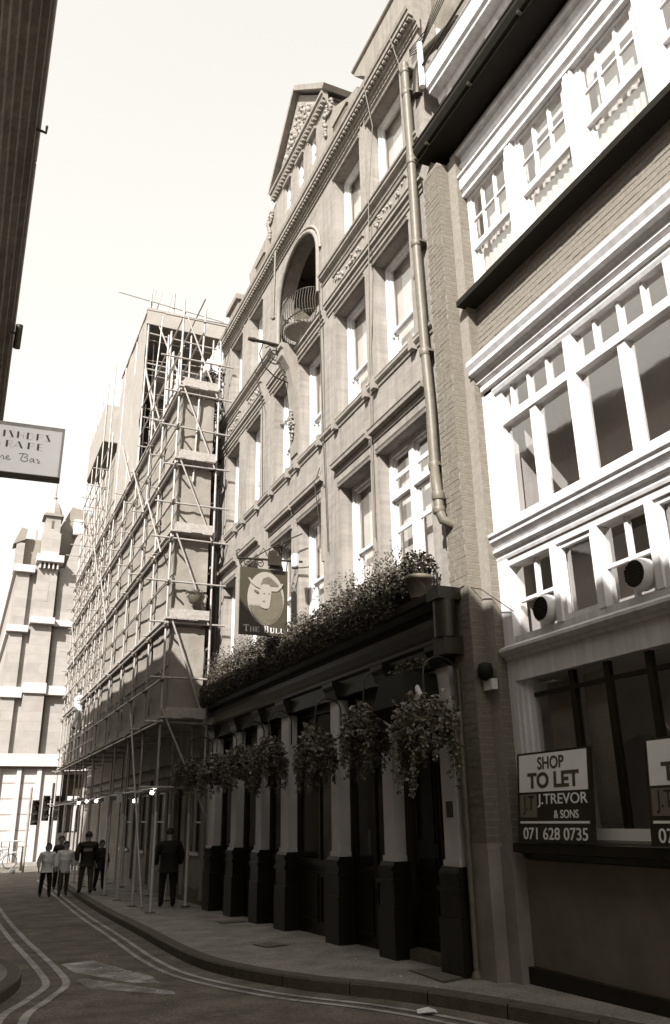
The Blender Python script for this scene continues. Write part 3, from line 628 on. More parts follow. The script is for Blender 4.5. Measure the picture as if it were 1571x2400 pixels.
while z < 9.93:
    items = []
    if row % 2 == 0: items += [(bme, (4.935, 7.49, z)), (bmh, (4.935, 7.675, z)), ]
    else: items += [(bmh, (4.935, 7.432, z)), (bme, (4.935, 7.611, z))]
    items += [(bmr, (4.992, 7.385, z)), (bmn, (5.187, 7.2, z))]
    for me, p in items:
        j = random.uniform(-.002, .002)
        if nb_ < 290:
            inst('brick', me, (p[0]+j, p[1], p[2]), pier); nb_ += 1
        else:
            restb.add([(v.co.x+p[0]+j, v.co.y+p[1], v.co.z+p[2]) for v in me.vertices], [tuple(f.vertices) for f in me.polygons])
    z += .073; row += 1
restb.build('brickwork', pierbr, pier, 'stuff')
q = MB(); q.box(4.90, 5.32, 7.36, 7.78, pavz(7.5)-.05, 1.28); q.prism([(7.36, 1.28), (7.78, 1.28), (7.77, 1.33), (7.37, 1.33)], 4.90, 5.3, axis='x'); q.box(5.05, 5.32, 7.17, 7.36, pavz(7.5)-.05, 1.30); q.build('rendered_base', render, pier)
q = MB(); q.prism([(7.385, 9.97), (7.745, 9.97), (7.56, 10.16)], 4.94, 5.28, axis='x'); q.build('pier_top', pierbr, pier)
q = MB(); q.lathe((4.98, 7.27, 3.02), [(.02, -.09), (.07, -.06), (.085, .02), (.07, .08), (.02, .1)], 12); bl = q.build('bell_box', black, pier)
q = MB(); q.box(4.99, 5.06, 7.18, 7.34, 2.83, 2.94); q.build('bell_plate', cream, bl)
q = MB(); q.tube([(4.9, 7.66, 3.98), (4.9, 7.45, 4.0), (5.0, 7.25, 3.92), (5.18, 6.95, 3.62)], .006, 5); q.build('cable', iron, pier)

# ------------------------------------------------------------------ white shop and office building
WX = 5.2; YE = 2.2; YW = 7.2
wh = thing('shop_building', 'white painted shop and offices with ribbon windows beside brick pier', 'building', (WX, 4.5, 0))
def bx(name, m, x0, x1, y0, y1, z0, z1, par=None): q = MB(); q.box(x0, x1, y0, y1, z0, z1); return q.build(name, m, par or wh)
bx('inner_wall', room, WX+1.4, WX+4, YE, YW+.5, -.2, 12.2)
bx('side_wall', room, WX+.35, WX+1.4, YW-.02, YW+.4, -.2, 12.2)
# stall riser, sill, shop window
zb = pavz(5)-.1
bx('stall_riser', stall, WX, WX+.15, YE, YW-.02, zb+.15, 1.20)
for k in range(1, 3): bx('riser_joint', stall, WX-.006, WX, 7.2-k*2.3, 7.23-k*2.3, .3, 1.15)
bx('kick_plinth', dkpaint, WX-.07, WX+.15, YE, YW-.03, zb, .26)
q = MB(); q.prism([(WX, 1.18), (WX-.05, 1.2), (WX-.07, 1.24), (WX-.18, 1.26), (WX-.18, 1.34), (WX, 1.352)], YE, YW-.1); q.build('shop_sill', dkpaint, wh)
bx('shop_sill_board', stone, WX-.02, WX+.1, YE, 6.9, 1.355, 1.375)
bx('window_bottom_rail', signw, WX+.02, WX+.08, YE, 6.88, 1.378, 1.47)
q = MB()
for i, (a, b, x) in enumerate(((7.06, 7.18, 0), (7.0, 7.06, .02), (6.94, 7.0, .045), (6.88, 6.94, .07))): q.box(WX+x, WX+.15, a, b, 1.36, 2.9)
q.build('shop_jamb', cream, wh)
q = MB()
for y in (6.28, 5.79, 5.27, 4.2): q.box(WX+.08, WX+.13, y-.035, y+.035, 1.47, 2.9)
q.box(WX+.085, WX+.125, YE, 6.88, 2.72, 2.76); q.build('shop_mullion', dkpaint, wh)
q = MB(); q.add([(WX+.10, YE, 1.4), (WX+.10, 6.9, 1.4), (WX+.10, 6.9, 2.9), (WX+.10, YE, 2.9)], [(3, 2, 1, 0)]); q.build('shop_pane', G_shop, wh)
q = MB(); q.box(WX+1.0, WX+1.05, YE, 7.1, 0.2, 3.0); q.box(WX+.15, WX+1.0, YE, 7.1, 2.95, 3.0); q.box(WX+.15, WX+1.0, YE, 7.1, .5, .55); q.build('shop_interior', room, wh)
q = MB(); q.box(WX+.2, WX+.22, 5.9, 6.25, 1.5, 2.85); q.box(WX+.2, WX+.22, 6.33, 6.8, 1.5, 2.85); q.build('shop_lining', render, wh)
q = MB(); q.add([(WX+.35, 5.55, 2.5), (WX+.35, 5.45, 2.3), (WX+.6, 5.2, 1.85), (WX+.6, 5.3, 1.8)], [(0, 1, 2, 3)]); q.box(WX+.4, WX+.6, 5.1, 5.3, 1.75, 1.9); q.build('leaning_board', cream, wh)
bx('fascia', cream, WX, WX+.3, YE, YW-.0, 2.9, 3.13)
q = MB(); q.prism([(WX, 3.12), (WX-.03, 3.13), (WX-.04, 3.16), (WX-.07, 3.17), (WX-.10, 3.21), (WX-.10, 3.24), (WX, 3.29)], YE, YW-.03); q.build('fascia_cornice', cream, wh)
# row of windows with fans
X = WX+.05
bx('head_rail', cream, WX+.01, WX+.2, YE, 7.0, 4.14, 4.23); bx('bottom_rail', cream, WX+.01, WX+.2, YE, 7.0, 3.27, 3.36)
bx('jamb', white, WX-.01, WX+.2, 7.0, 7.2, 3.27, 4.30)
muls = [6.25, 5.64, 4.93, 4.3, 3.6]
for i, y in enumerate(muls): bx('mullion', white, WX, WX+.15, y-.045, y+.045, 3.36, 4.14)
edges = [7.0]+muls+[YE]
for i in range(len(edges)-1):
    b, a = edges[i]-.045, edges[i+1]+.045
    if i % 2 == 0:
        q = MB(); q.box(X+.02, X+.07, (a+b)/2-.02, (a+b)/2+.02, 3.36, 4.14); q.box(X+.021, X+.069, a, (a+b)/2-.02, 3.72, 3.755); q.box(X+.021, X+.069, (a+b)/2+.02, b, 3.72, 3.755); q.build('glazing_bar', white, wh)
    else:
        q = MB(); x0 = X-.015
        q.box(x0, x0+.05, a, a+.05, 3.36, 4.14); q.box(x0, x0+.05, b-.05, b, 3.36, 4.14); q.box(x0, x0+.05, a+.05, b-.05, 3.36, 3.42); q.box(x0, x0+.05, a+.05, b-.05, 4.09, 4.14); q.build('casement', white, wh)
q = MB(); q.add([(X+.045, YE, 3.36), (X+.045, 7.0, 3.36), (X+.045, 7.0, 4.14), (X+.045, YE, 4.14)], [(3, 2, 1, 0)]); q.build('pane', G_wh, wh)
bx('backing_blind', room, X+.5, X+.52, YE, 7.0, 3.3, 4.2)
for i, (yy, zz) in enumerate(((6.44, 3.53), (5.13, 3.535))):
    f = thing('extractor_fan', 'round white extractor fan in the %s, %s' % (('window nearest the brick pier', 'the farther of two') if i == 0 else ('middle window', 'nearer of two')), 'fan', (X, yy, zz), 'extractor fans in the office windows')
    ax = [(X+.04, yy, zz), (X+.0, yy, zz), (X-.06, yy, zz), (X-.11, yy, zz), (X-.125, yy, zz)]
    q = MB(); q.tube(ax, [.10, .145, .145, .135, .12], 20, caps=False); q.build('housing', white, f)
    q = MB(); q.tube([(X-.118, yy, zz), (X-.119, yy, zz)], .12, 20); q.build('dark_mouth', black, f)
    q = MB()
    for k in range(-4, 5):
        h = math.sqrt(max(.0, .118**2-(k*.026)**2)); q.box(X-.13, X-.124, yy-h, yy+h, zz+k*.026-.003, zz+k*.026+.003)
        if i == 1: q.box(X-.13, X-.124, yy+k*.026-.003, yy+k*.026+.003, zz-h, zz+h)
    q.build('grille', iron, f)
# mouldings up to the ribbon window
q = MB(); q.prism([(WX+.02, 4.22), (WX-.01, 4.22), (WX-.02, 4.25), (WX-.01, 4.27), (WX-.03, 4.30), (WX-.06, 4.32), (WX-.06, 4.35), (WX-.03, 4.37), (WX-.05, 4.40), (WX-.09, 4.44), (WX-.09, 4.47), (WX-.05, 4.48), (WX-.11, 4.5), (WX-.11, 4.535), (WX+.02, 4.56)], YE, YW-.02); q.build('sill_moulding', cream, wh)
bx('wall_band', white, WX, WX+.3, YE, YW-.01, 4.23, 4.55)
bx('wide_jamb', white, WX-.02, WX+.25, 6.98, 7.2, 4.56, 6.45)
bx('jamb', white, WX+.03, WX+.2, 6.86, 6.98, 4.6, 6.3)
q = MB(); q.prism([(WX+.1, 4.55), (WX-.02, 4.55), (WX-.03, 4.6), (WX-.0, 4.66), (WX+.1, 4.67)], YE, 6.98); q.build('window_sill', white, wh)
bx('transom', white, WX, WX+.14, YE, 6.86, 5.78, 5.88)
big = [5.65, 4.25, 2.9]; small = [6.33, 4.96, 3.58]
for y in big: bx('mullion', white, WX-.005, WX+.14, y-.065, y+.065, 4.66, 6.24)
for y in small: bx('mullion', white, WX+.02, WX+.12, y-.05, y+.05, 4.66, 5.78)
for y in (6.69, 6.38, 6.05, 5.29, 4.95, 4.63, 3.9, 3.6, 3.25): bx('glazing_bar', white, WX+.04, WX+.1, y-.016, y+.016, 5.88, 6.24)
q = MB(); q.add([(WX+.08, YE, 4.66), (WX+.08, 6.9, 4.66), (WX+.08, 6.9, 6.26), (WX+.08, YE, 6.26)], [(3, 2, 1, 0)]); q.build('pane', G_wh, wh)
bx('room_back', room, WX+1.2, WX+1.25, YE, 7.0, 4.5, 6.3); bx('room_floor', roomd, WX+.1, WX+1.2, YE, 7.0, 4.5, 4.55); bx('room_ceiling', room, WX+.1, WX+1.2, YE, 7.0, 6.27, 6.31); bx('room_side', cream, WX+.15, WX+1.2, 6.95, 7.0, 4.5, 6.3)
q = MB(); q.prism([(WX+.1, 6.24), (WX-.0, 6.24), (WX-.02, 6.28), (WX-.02, 6.32), (WX-.06, 6.34), (WX-.06, 6.40), (WX+.1, 6.42)], YE, YW-.06); q.build('head_moulding', white, wh)
q = MB(); q.prism([(WX+.1, 6.40), (WX-.02, 6.40), (WX-.04, 6.44), (WX-.08, 6.46), (WX-.08, 6.5), (WX-.12, 6.55), (WX-.17, 6.57), (WX-.17, 6.62), (WX-.2, 6.68), (WX-.2, 6.74), (WX+.1, 6.80)], YE, YW); q.build('main_cornice', cream, wh)
# brick band
bx('brick_backing', mortar, WX+.005, WX+.3, YE, YW+.1, 6.78, 7.62)
q = MB(); random.seed(2); row = 0; z = 6.83
while z < 7.55:
    y = YE + (.11 if row % 2 else 0)
    while y < YW-.02:
        y1 = min(y+.212, YW+.02); j = random.uniform(-.003, .003); q.box(WX+j, WX+.03, y, y1, z, z+.064); y += .222
    z += .073; row += 1
q.build('brickwork', panelbr, wh, 'stuff')
q = MB(); q.box(WX-.24, WX+.2, YE, YW+.04, 7.56, 7.64); q.build('balcony_ledge', black, wh)  # black all over, so the shade of its underside is in the colour
# second floor windows
bx('lower_rail', white, WX+.02, WX+.2, YE, 7.2, 7.64, 7.72)
pil2 = [7.28, 6.22, 5.10, 4.02, 2.9]
for i, y in enumerate(pil2):
    q = MB(); q.box(WX-.02, WX+.2, y-.09, y+.07, 7.64, 9.36); q.box(WX-.04, WX-.02, y-.04, y+.03, 7.66, 9.3); q.box(WX-.035, WX-.02, y-.085, y-.06, 7.66, 9.3); q.build('pilaster', white, wh)
random.seed(9)
for i in range(len(pil2)-1):
    b, a = pil2[i]-.09, pil2[i+1]+.07
    q = MB(); xo = WX+.02; xi = WX+.075
    q.box(xo, xo+.1, a, a+.05, 7.7, 9.3); q.box(xo, xo+.1, b-.05, b, 7.7, 9.3); q.box(xo, xo+.1, a+.05, b-.05, 9.26, 9.36)
    win = q.build('window', white, wh); a += .05; b -= .05
    q = MB(); q.box(xo+.01, xo+.06, a, b, 8.44, 8.52); q.box(xo+.011, xo+.05, a, a+.04, 8.52, 9.26); q.box(xo+.011, xo+.05, b-.04, b, 8.52, 9.26); q.box(xo+.06, xo+.10, a, a+.04, 7.7, 8.5); q.box(xo+.06, xo+.10, b-.04, b, 7.7, 8.5)
    for k in (1, 2):
        yy = a+(b-a)*k/3; q.box(xo+.015, xo+.05, yy-.016, yy+.016, 8.52, 9.26)
    for k in range(3):
        y0 = a+(b-a)*k/3+.017; y1 = a+(b-a)*(k+1)/3-.017; q.box(xo+.017, xo+.048, y0, y1, 8.87, 8.895)
    q.build('sash', white, win)
    q = MB(); q.add([(xo+.035, a, 8.5), (xo+.035, b, 8.5), (xo+.035, b, 9.28), (xo+.035, a, 9.28)], [(3, 2, 1, 0)]); q.add([(xo+.08, a, 7.7), (xo+.08, b, 7.7), (xo+.08, b, 8.5), (xo+.08, a, 8.5)], [(3, 2, 1, 0)]); q.build('pane', G_wh, win)
    # gathered curtain
    n = 40; vs = []; fs = []
    for k in range(n+1):
        y = a+(b-a)*k/n; x = WX+.155+.010*math.sin(k*1.35+random.uniform(-.5, .5))
        vs += [(x-.004*math.sin(k*1.35), y, 7.68), (x, y, 8.50)]
    for k in range(n): fs.append((2*k, 2*k+1, 2*k+3, 2*k+2))
    q = MB(); q.add(vs, fs, 0, True); q.build('curtain', curtain, win)
    bx('upper_blind', blind, WX+.26, WX+.27, a, b, 8.46, 9.3, win)
q = MB(); q.prism([(WX+.1, 9.30), (WX-.05, 9.30), (WX-.05, 9.34), (WX-.03, 9.36), (WX-.06, 9.40), (WX-.08, 9.41), (WX-.08, 9.58), (WX-.11, 9.60), (WX-.11, 9.63), (WX+.1, 9.64)], YE, YW+.12); q.build('head_band', white, wh)
q = MB(); q.prism([(WX+.1, 9.64), (WX-.02, 9.64), (WX-.02, 9.78), (WX-.06, 9.80), (WX-.06, 9.84), (WX-.03, 9.86), (WX-.03, 9.97), (WX-.08, 9.99), (WX-.09, 10.04), (WX-.05, 10.06), (WX-.05, 10.16), (WX+.1, 10.17)], YE, YW+.2); q.build('frieze_moulding', cream, wh)
bx('eaves_soffit', black, WX-.42, WX+.3, YE, YW+.45, 10.17, 10.20)
q = MB(); q.prism([(4.78, 10.2), (4.74, 10.22), (4.70, 10.3), (4.70, 10.36), (4.80, 10.36), (4.80, 10.2)], YE, YW+.42); q.prism([(4.735, 10.36), (4.69, 10.37), (4.69, 10.40), (4.735, 10.40)], YE, YW+.42); q.build('gutter', black, wh)
for k in range(5): bx('gutter_bracket', iron, 4.72, 4.8, 7.3-k*1.05, 7.33-k*1.05, 10.17, 10.22)
bx('attic_wall', white, WX+.1, WX+.3, YE, 7.45, 10.25, 11.0)
q = MB()
for y in (7.35, 6.35, 6.2, 5.0, 4.0): q.box(WX+.0, WX+.2, y-.07, y+.07, 10.4, 11.45)
q.build('attic_mullion', white, wh)
q = MB(); q.add([(WX+.1, YE, 10.9), (WX+.1, 7.4, 10.9), (WX+.1, 7.4, 11.5), (WX+.1, YE, 11.5)], [(3, 2, 1, 0)]); q.build('pane', G_wh, wh); bx('attic_blind', curtain, WX+.3, WX+.31, YE, 7.4, 10.9, 11.5)
q = MB(); q.prism([(WX+.3, 11.40), (WX-.0, 11.40), (WX-.02, 11.5), (WX-.16, 11.53), (WX-.16, 11.58), (WX-.2, 11.62), (WX-.22, 11.95), (WX+.3, 11.98)], YE, 7.62); q.build('attic_cornice', cream, wh)
q = MB(); q.tube([(4.92, 7.6, 11.98), (4.92, YE, 11.98)], .02, 6); q.build('attic_rail', iron, wh)

# ------------------------------------------------------------------ to-let signs on the ledge
def letsign(yl, label, main='SHOP'):
    W_, H_ = 1.06, 0.81; t = thing('letting_sign', label, 'sign', (5.03, yl-W_/2, 1.352), 'letting boards standing on the shop ledge')
    o = Vector((5.00, yl, 1.352)); ux = Vector((0, -1, 0)); uy = Vector((math.sin(R(5)), 0, math.cos(R(5)))); un = ux.cross(uy).normalized()
    def quad(name, m, u0, u1, v0, v1, d, th=.002, par=None):
        q = MB(); c = [o+ux*u+uy*(H_-v)+un*dd for dd in (d, d+th) for (u, v) in ((u0, v1), (u1, v1), (u1, v0), (u0, v0))]
        q.add(c, [(4, 5, 6, 7), (3, 2, 1, 0), (0, 1, 5, 4), (1, 2, 6, 5), (2, 3, 7, 6), (3, 0, 4, 7)]); return q.build(name, m, par or t)
    quad('board', signb, 0, W_, 0, H_, -.04, .04)
    pw = quad('white_panel', signw, .035, W_-.03, .02, .365, 0, .003)
    pj = quad('monogram_panel', signg, .04, .30, .385, .59, 0, .003)
    quad('rule', signw, .04, W_-.03, .625, .645, 0, .003)
    def T(b, u0, u1, v0, v1, m, bold, d=.003): txt(b, o+ux*u0+uy*(H_-v1)+un*d, ux, uy, un, u1-u0, v1-v0, m, t, bold=bold)
    T(main, .33, .72, .05, .165, signl, .02); T('TO LET', .17, .92, .19, .335, signl, .035)
    T('J.T', .09, .26, .40, .57, signb, -.005); T('J.TREVOR', .315, 1.02, .385, .505, signw, .008, .001); T('& SONS', .55, .89, .53, .60, signw, .008, .001)
    T('071 628 0735', .085, 1.0, .68, .785, signw, .008, .001)
    return t
letsign(6.97, 'whole SHOP TO LET board at left end of the shop ledge')
letsign(5.24, 'TO LET board cut by the right picture edge on the shop ledge')

# ------------------------------------------------------------------ hanging pub sign
bs = thing('hanging_sign', 'projecting dark pub sign with bull head painted in an oval', 'sign', (4.3, 12.6, 5.0))
x0, x1, z0, z1, y = 3.90, 4.74, 4.43, 5.57, 12.6
q = MB(); q.box(x0, x1, y, y+.05, z0, z1); q.build('board', bulld, bs)
cx, cz, rx_, rz_ = (x0+x1)/2+.03, 5.06, .315, .45
def discpoly(pts, yy, m, name, th=.004): q = MB(); q.prism(pts, yy-th, yy, axis='y'); return q.build(name, m, bs)
el = [(cx+rx_*math.cos(a), cz+rz_*math.sin(a)) for a in [k*2*PI/40 for k in range(40)]]
discpoly([(cx+(p[0]-cx)*1.03, cz+(p[1]-cz)*1.02) for p in el], y, bulll, 'oval_rim')
discpoly([(p[0], max(p[1], cz-.12)) for p in el if p[1] > cz-.14], y-.004, bulll, 'oval_sky', .003)
discpoly([(p[0], p[1]) for p in el if p[1] < cz-.1], y-.004, bullg, 'oval_field', .0034)
body = [(.02, .20), (.0, .33), (.08, .36), (.16, .30), (.24, .22), (.29, .05), (.30, -.1), (.26, -.22), (.2, -.33), (.1, -.41), (.04, -.35), (.02, -.1)]
discpoly([(cx+a, cz+b) for a, b in body][::-1], y-.008, bullm, 'bull_body')
mane = [(-.1, .22), (-.06, .33), (.04, .38), (.14, .30), (.2, .2), (.1, .22)]
discpoly([(cx+a, cz+b) for a, b in mane][::-1], y-.012, bullg, 'bull_poll')
head = [(-.115, .05), (-.11, .2), (-.06, .235), (.04, .235), (.10, .18), (.085, .02), (.065, -.12), (.05, -.175), (-.02, -.185), (-.09, -.165), (-.12, -.10), (-.105, -.03)]
discpoly([(cx+a, cz+b) for a, b in head][::-1], y-.016, bulll, 'bull_head')
for pts, m, nm in (([(-.1, .20), (-.22, .24), (-.29, .32), (-.33, .33), (-.28, .25), (-.2, .19), (-.1, .15)], bulll, 'horn'), ([(.08, .2), (.2, .2), (.27, .27), (.30, .27), (.27, .2), (.2, .13), (.08, .12)], bulll, 'horn'), ([(-.13, .1), (-.2, .13), (-.22, .11), (-.16, .07)], bullg, 'ear'), ([(-.06, .07), (-.03, .09), (-.02, .06)], bullg, 'eye'), ([(.03, .08), (.06, .09), (.07, .06)], bullg, 'eye'), ([(-.07, -.06), (-.03, -.04), (-.02, -.08)], bullg, 'nostril')):
    discpoly([(cx+a, cz+b) for a, b in pts], y-.020, m, nm)
sgnl = mat('gilt_letter', 0.55, 0.5, 0.05, 6, 0)
def serif(ch, x, zb, h, w, s):
    q = MB(); t = h*.17; th = h*.075; yy0, yy1 = y-.006, y
    def r(a, b, c, d): q.box(x+a*w, x+b*w, yy0, yy1, zb+c*h, zb+d*h)
    def st(a): r(a, a+.22, 0, 1); r(a-.08, a+.30, 0, .07); r(a-.08, a+.30, .93, 1)
    if ch == 'T': r(.39, .61, 0, .93); r(.26, .74, 0, .07); r(0, 1, .9, 1); r(0, .06, .76, .9); r(.94, 1, .76, .9)
    if ch == 'H': st(.08); st(.70); r(.3, .7, .46, .54)
    if ch == 'E': st(.08); r(.3, .92, 0, .09); r(.3, .92, .91, 1); r(.3, .7, .46, .54); r(.86, .93, .09, .26); r(.86, .93, .76, .91); r(.66, .72, .38, .62)
    if ch == 'L': st(.08); r(.3, .94, 0, .09); r(.87, .94, .09, .3)
    if ch == 'U':
        r(.12, .32, .25, .93); r(.02, .42, .93, 1); r(.72, .82, .25, .93); r(.62, .92, .93, 1); r(.2, .75, 0, .12); r(.14, .34, .1, .26); r(.66, .8, .1, .26)
    if ch == 'B':
        st(.08); r(.3, .7, 0, .08); r(.3, .7, .92, 1); r(.3, .7, .48, .56); r(.66, .86, .07, .49); r(.62, .8, .56, .93)
    q.build('lettering', sgnl, bs)
xx = x0+.07
for ch, h, w_ in (('T', .115, .095), ('H', .088, .085), ('E', .088, .075)): serif(ch, xx, z0+.045, h, w_, 1); xx += w_+.012
xx = x0+.43
for ch, h, w_ in (('B', .115, .085), ('U', .088, .09), ('L', .088, .072), ('L', .088, .072)): serif(ch, xx, z0+.045, h, w_, 1); xx += w_+.012
q = MB(); q.tube([(3.84, y+.02, 5.72), (5.02, y+.02, 5.78)], .02, 6); q.tube([(3.84, y+.02, 5.72), (3.82, y+.02, 5.85), (3.88, y+.02, 5.88)], .014, 6); q.tube([(3.92, y+.02, 5.57), (3.86, y+.02, 5.72)], .012, 5); q.tube([(4.72, y+.02, 5.57), (4.74, y+.02, 5.75)], .012, 5)
q.tube([(4.1, y+.02, 5.73), (4.55, y+.02, 6.05), (5.02, y+.02, 6.3)], .012, 6); by_ = by; by = y+.02
q.tube(spiral(4.02, 5.66, .075, 1.5), .01, 5); q.tube(spiral(4.25, 5.66, .075, 1.5, -1), .01, 5); q.tube(spiral(4.5, 5.9, .12, 1.7), .01, 5); q.tube(spiral(4.72, 6.03, .1, 1.6, -1), .01, 5)
q.tube([(4.1, y+.02, 5.6), (4.3, y+.02, 5.95), (4.5, y+.02, 5.6)], .010, 5); q.build('bracket', iron, bs); by = by_
q = MB(); q.box(4.42, 4.52, y-.06, y+.12, 5.8, 5.9); q.box(4.36, 4.58, y-.12, y-.04, 5.62, 5.8); q.build('sign_lamp', iron, bs)
q = MB(); q.prism([(4.40, 5.6), (4.66, 5.58), (4.56, 5.82), (4.46, 5.82)], y-.02, y+.06, axis='y'); q.build('sign_crest', bulld, bs)
la = thing('wall_lantern', 'white glass lantern on iron arm just right of the pub sign', 'lantern', (4.8, 12.3, 5.6))
q = MB(); q.lathe((4.78, 12.35, 5.58), [(.05, 0), (.06, .02), (.075, .2), (.03, .24)], 8, smooth=False); q.build('glass', white, la); q = MB(); q.tube([(5.02, 12.3, 5.6), (4.9, 12.33, 5.58), (4.72, 12.35, 5.56)], .01, 5); q.lathe((4.78, 12.35, 5.56), [(.06, 0), (.06, .02)], 8); q.build('arm', iron, la)
wl = thing('box_lamp', 'small white box lamp on iron stalk at far end of pub', 'lamp', (4.5, 17.9, 4.5))
q = MB(); q.box(4.55, 4.73, 17.8, 17.98, 4.72, 5.14); q.build('box', white, wl); q = MB(); q.box(4.54, 4.74, 17.79, 17.99, 4.69, 4.715); q.tube([(4.6, 17.9, 4.7), (4.6, 17.9, 4.3)], .012, 6)
for i in range(3): q.lathe((4.6, 17.9, 4.36+i*.1), [(.01, 0), (.035, .02), (.01, .05)], 8)
q.build('stalk', iron, wl)

# ------------------------------------------------------------------ foliage
def leaves(mb, c, rad, n, size, mi_f=None, droop=0.0, hollow=0.25):
    for _ in range(n):
        while True:
            p = Vector((random.uniform(-1, 1), random.uniform(-1, 1), random.uniform(-1, 1)))
            if hollow < p.length < 1: break
        q = Vector((c[0]+p.x*rad[0], c[1]+p.y*rad[1], c[2]+p.z*rad[2]))
        d = Vector((random.gauss(0, 1), random.gauss(0, 1), random.gauss(0, .7)-droop)).normalized()
        s = d.cross(Vector((random.gauss(0, 1), random.gauss(0, 1), random.gauss(0, 1)))).normalized()
        L = size*random.uniform(.6, 1.5); w = L*random.uniform(.25, .42)
        mi = random.choices([0, 1, 2], [.70, .29, .01])[0] if mi_f is None else mi_f
        nn = d.cross(s)*L*.12
        mb.add([q, q+d*L*.45+s*w+nn, q+d*L, q+d*L*.45-s*w+nn], [(0, 1, 2), (0, 2, 3)], mi)
random.seed(21)
lab = ['nearest to the potted plant', 'second from the near end', 'third from the near end', 'under the large middle windows', 'right below the hanging pub sign', 'just past the hanging pub sign', 'second from the far end', 'at the far end by the scaffolding']
yy = 8.55
for i in range(8):
    y0, y1 = yy, yy+1.12; yy += 1.17
    t = thing('window_box', 'dark trough of shaggy plants on pub cornice, '+lab[i], 'planter', (4.75, (y0+y1)/2, 4.0), 'planted troughs along the pub cornice')
    q = MB(); q.box(4.66, 4.92, y0, y1, 4.0, 4.2); q.build('trough', black, t)
    q = MB()
    for k in range(12):
        cy = y0+(y1-y0)*(k+.5)/12; hh = (random.uniform(.15, .27)+.012*i)*(.78 if i in (2, 3) else 1)
        leaves(q, (4.76+random.uniform(-.05, .05), cy, 4.26+hh*.5), (.19, .13, hh), 330, .038, droop=-.05, hollow=.05)
        for m_ in range(3):   # upright stalks
            a = Vector((4.76, cy+random.uniform(-.06, .06), 4.35+hh)); b = a+Vector((random.uniform(-.12, .06), random.uniform(-.12, .12), random.uniform(.12, .32)*(.5 if i in (2, 3) else 1)))
            for s_ in range(7):
                p = a.lerp(b, s_/6); leaves(q, p, (.02, .02, .02), 2, .028, None, -.5, 0)
    for k in range(8): leaves(q, (4.60, y0+(y1-y0)*(k+.5)/8, 4.08), (.10, .12, .20), 260, .034, droop=.5, hollow=0)
    q.build('foliage', [leaf, leafl, flower], t, 'stuff')
t = thing('potted_plant', 'round clay pot with spiky plant on near end of pub cornice', 'potted plant', (4.72, 8.1, 4.0))
q = MB(); q.lathe((4.72, 8.13, 4.0), [(.10, 0), (.15, .22), (.165, .22), (.165, .27), (.14, .27)], 16); q.build('pot', terra, t)
q = MB(); leaves(q, (4.74, 8.16, 4.42), (.2, .24, .17), 700, .05, droop=-.3); leaves(q, (4.68, 8.42, 4.3), (.2, .25, .22), 700, .04); q.build('foliage', [leaf, leafl, flower], t, 'stuff')
bask = [(4.42, 7.62, 2.50, .36, .62, 'largest hanging basket, beside the brick pier'), (4.45, 9.15, 2.58, .30, .50, 'hanging basket between second and third pilasters with white flower'), (4.45, 10.70, 2.45, .30, .48, 'hanging basket between third and fourth pilasters'), (4.45, 12.65, 2.50, .30, .44, 'hanging basket in front of the fourth pilaster, dark and bushy'), (4.45, 14.0, 2.48, .34, .44, 'hanging basket past the widest pub window'), (4.45, 15.6, 2.45, .34, .42, 'hanging basket second from the scaffolding'), (4.35, 17.3, 2.50, .34, .42, 'hanging basket closest to the scaffolding')]
for i, (x, y, z, rd, hh, lb) in enumerate(bask):
    random.seed(40+i); t = thing('hanging_basket', lb, 'hanging basket', (x, y, z), 'hanging baskets along the pub front')
    q = MB(); q.lathe((x, y, z-.16), [(.03, 0), (.12, .03), (.18, .10), (.20, .17), (.17, .17)], 14); q.build('bowl', black, t)
    q = MB()
    arc = [(4.84, y, z+.20), (4.84, y, z+.55)] + [((x+4.84)/2+(4.84-x)/2*math.cos(a), y, z+.55+.17*math.sin(a)) for a in [k*PI/10 for k in range(1, 10)]] + [(x, y, z+.5), (x, y, z+.28)]
    q.tube(arc, .011, 6); q.build('hook', iron, t)
    q = MB()
    for k in range(3): a = k*2.1; q.tube([(x, y, z+.3), (x+.19*math.cos(a), y+.19*math.sin(a), z)], .004, 4)
    q.build('chain', iron, t)
    q = MB(); rd *= 1.22
    leaves(q, (x, y, z+.02), (rd*.75, rd, .29), 1500 if i == 0 else 1250, .052, droop=.2, hollow=.4); leaves(q, (x, y, z+.05), (rd*.8, rd*1.08, .3), 110, .065, 1, .2, .6)
    for k in range(17):
        a = random.uniform(0, 2*PI); lx, ly = x+rd*.7*math.cos(a), y+rd*.85*math.sin(a); L_ = random.uniform(.3, 1)*hh
        for s_ in range(9): leaves(q, (lx+random.uniform(-.03, .03), ly, z-.05-L_*s_/8), (.06*(1-s_/12), .07*(1-s_/12), .05), 12, .036, droop=.8, hollow=0)
    leaves(q, (x, y+rd*.5, z+.22), (.12, .22, .14), 40, .09, 1 if i == 0 else None, .2, 0)
    q.build('foliage', [leafb, leafbl, flower], t, 'stuff')
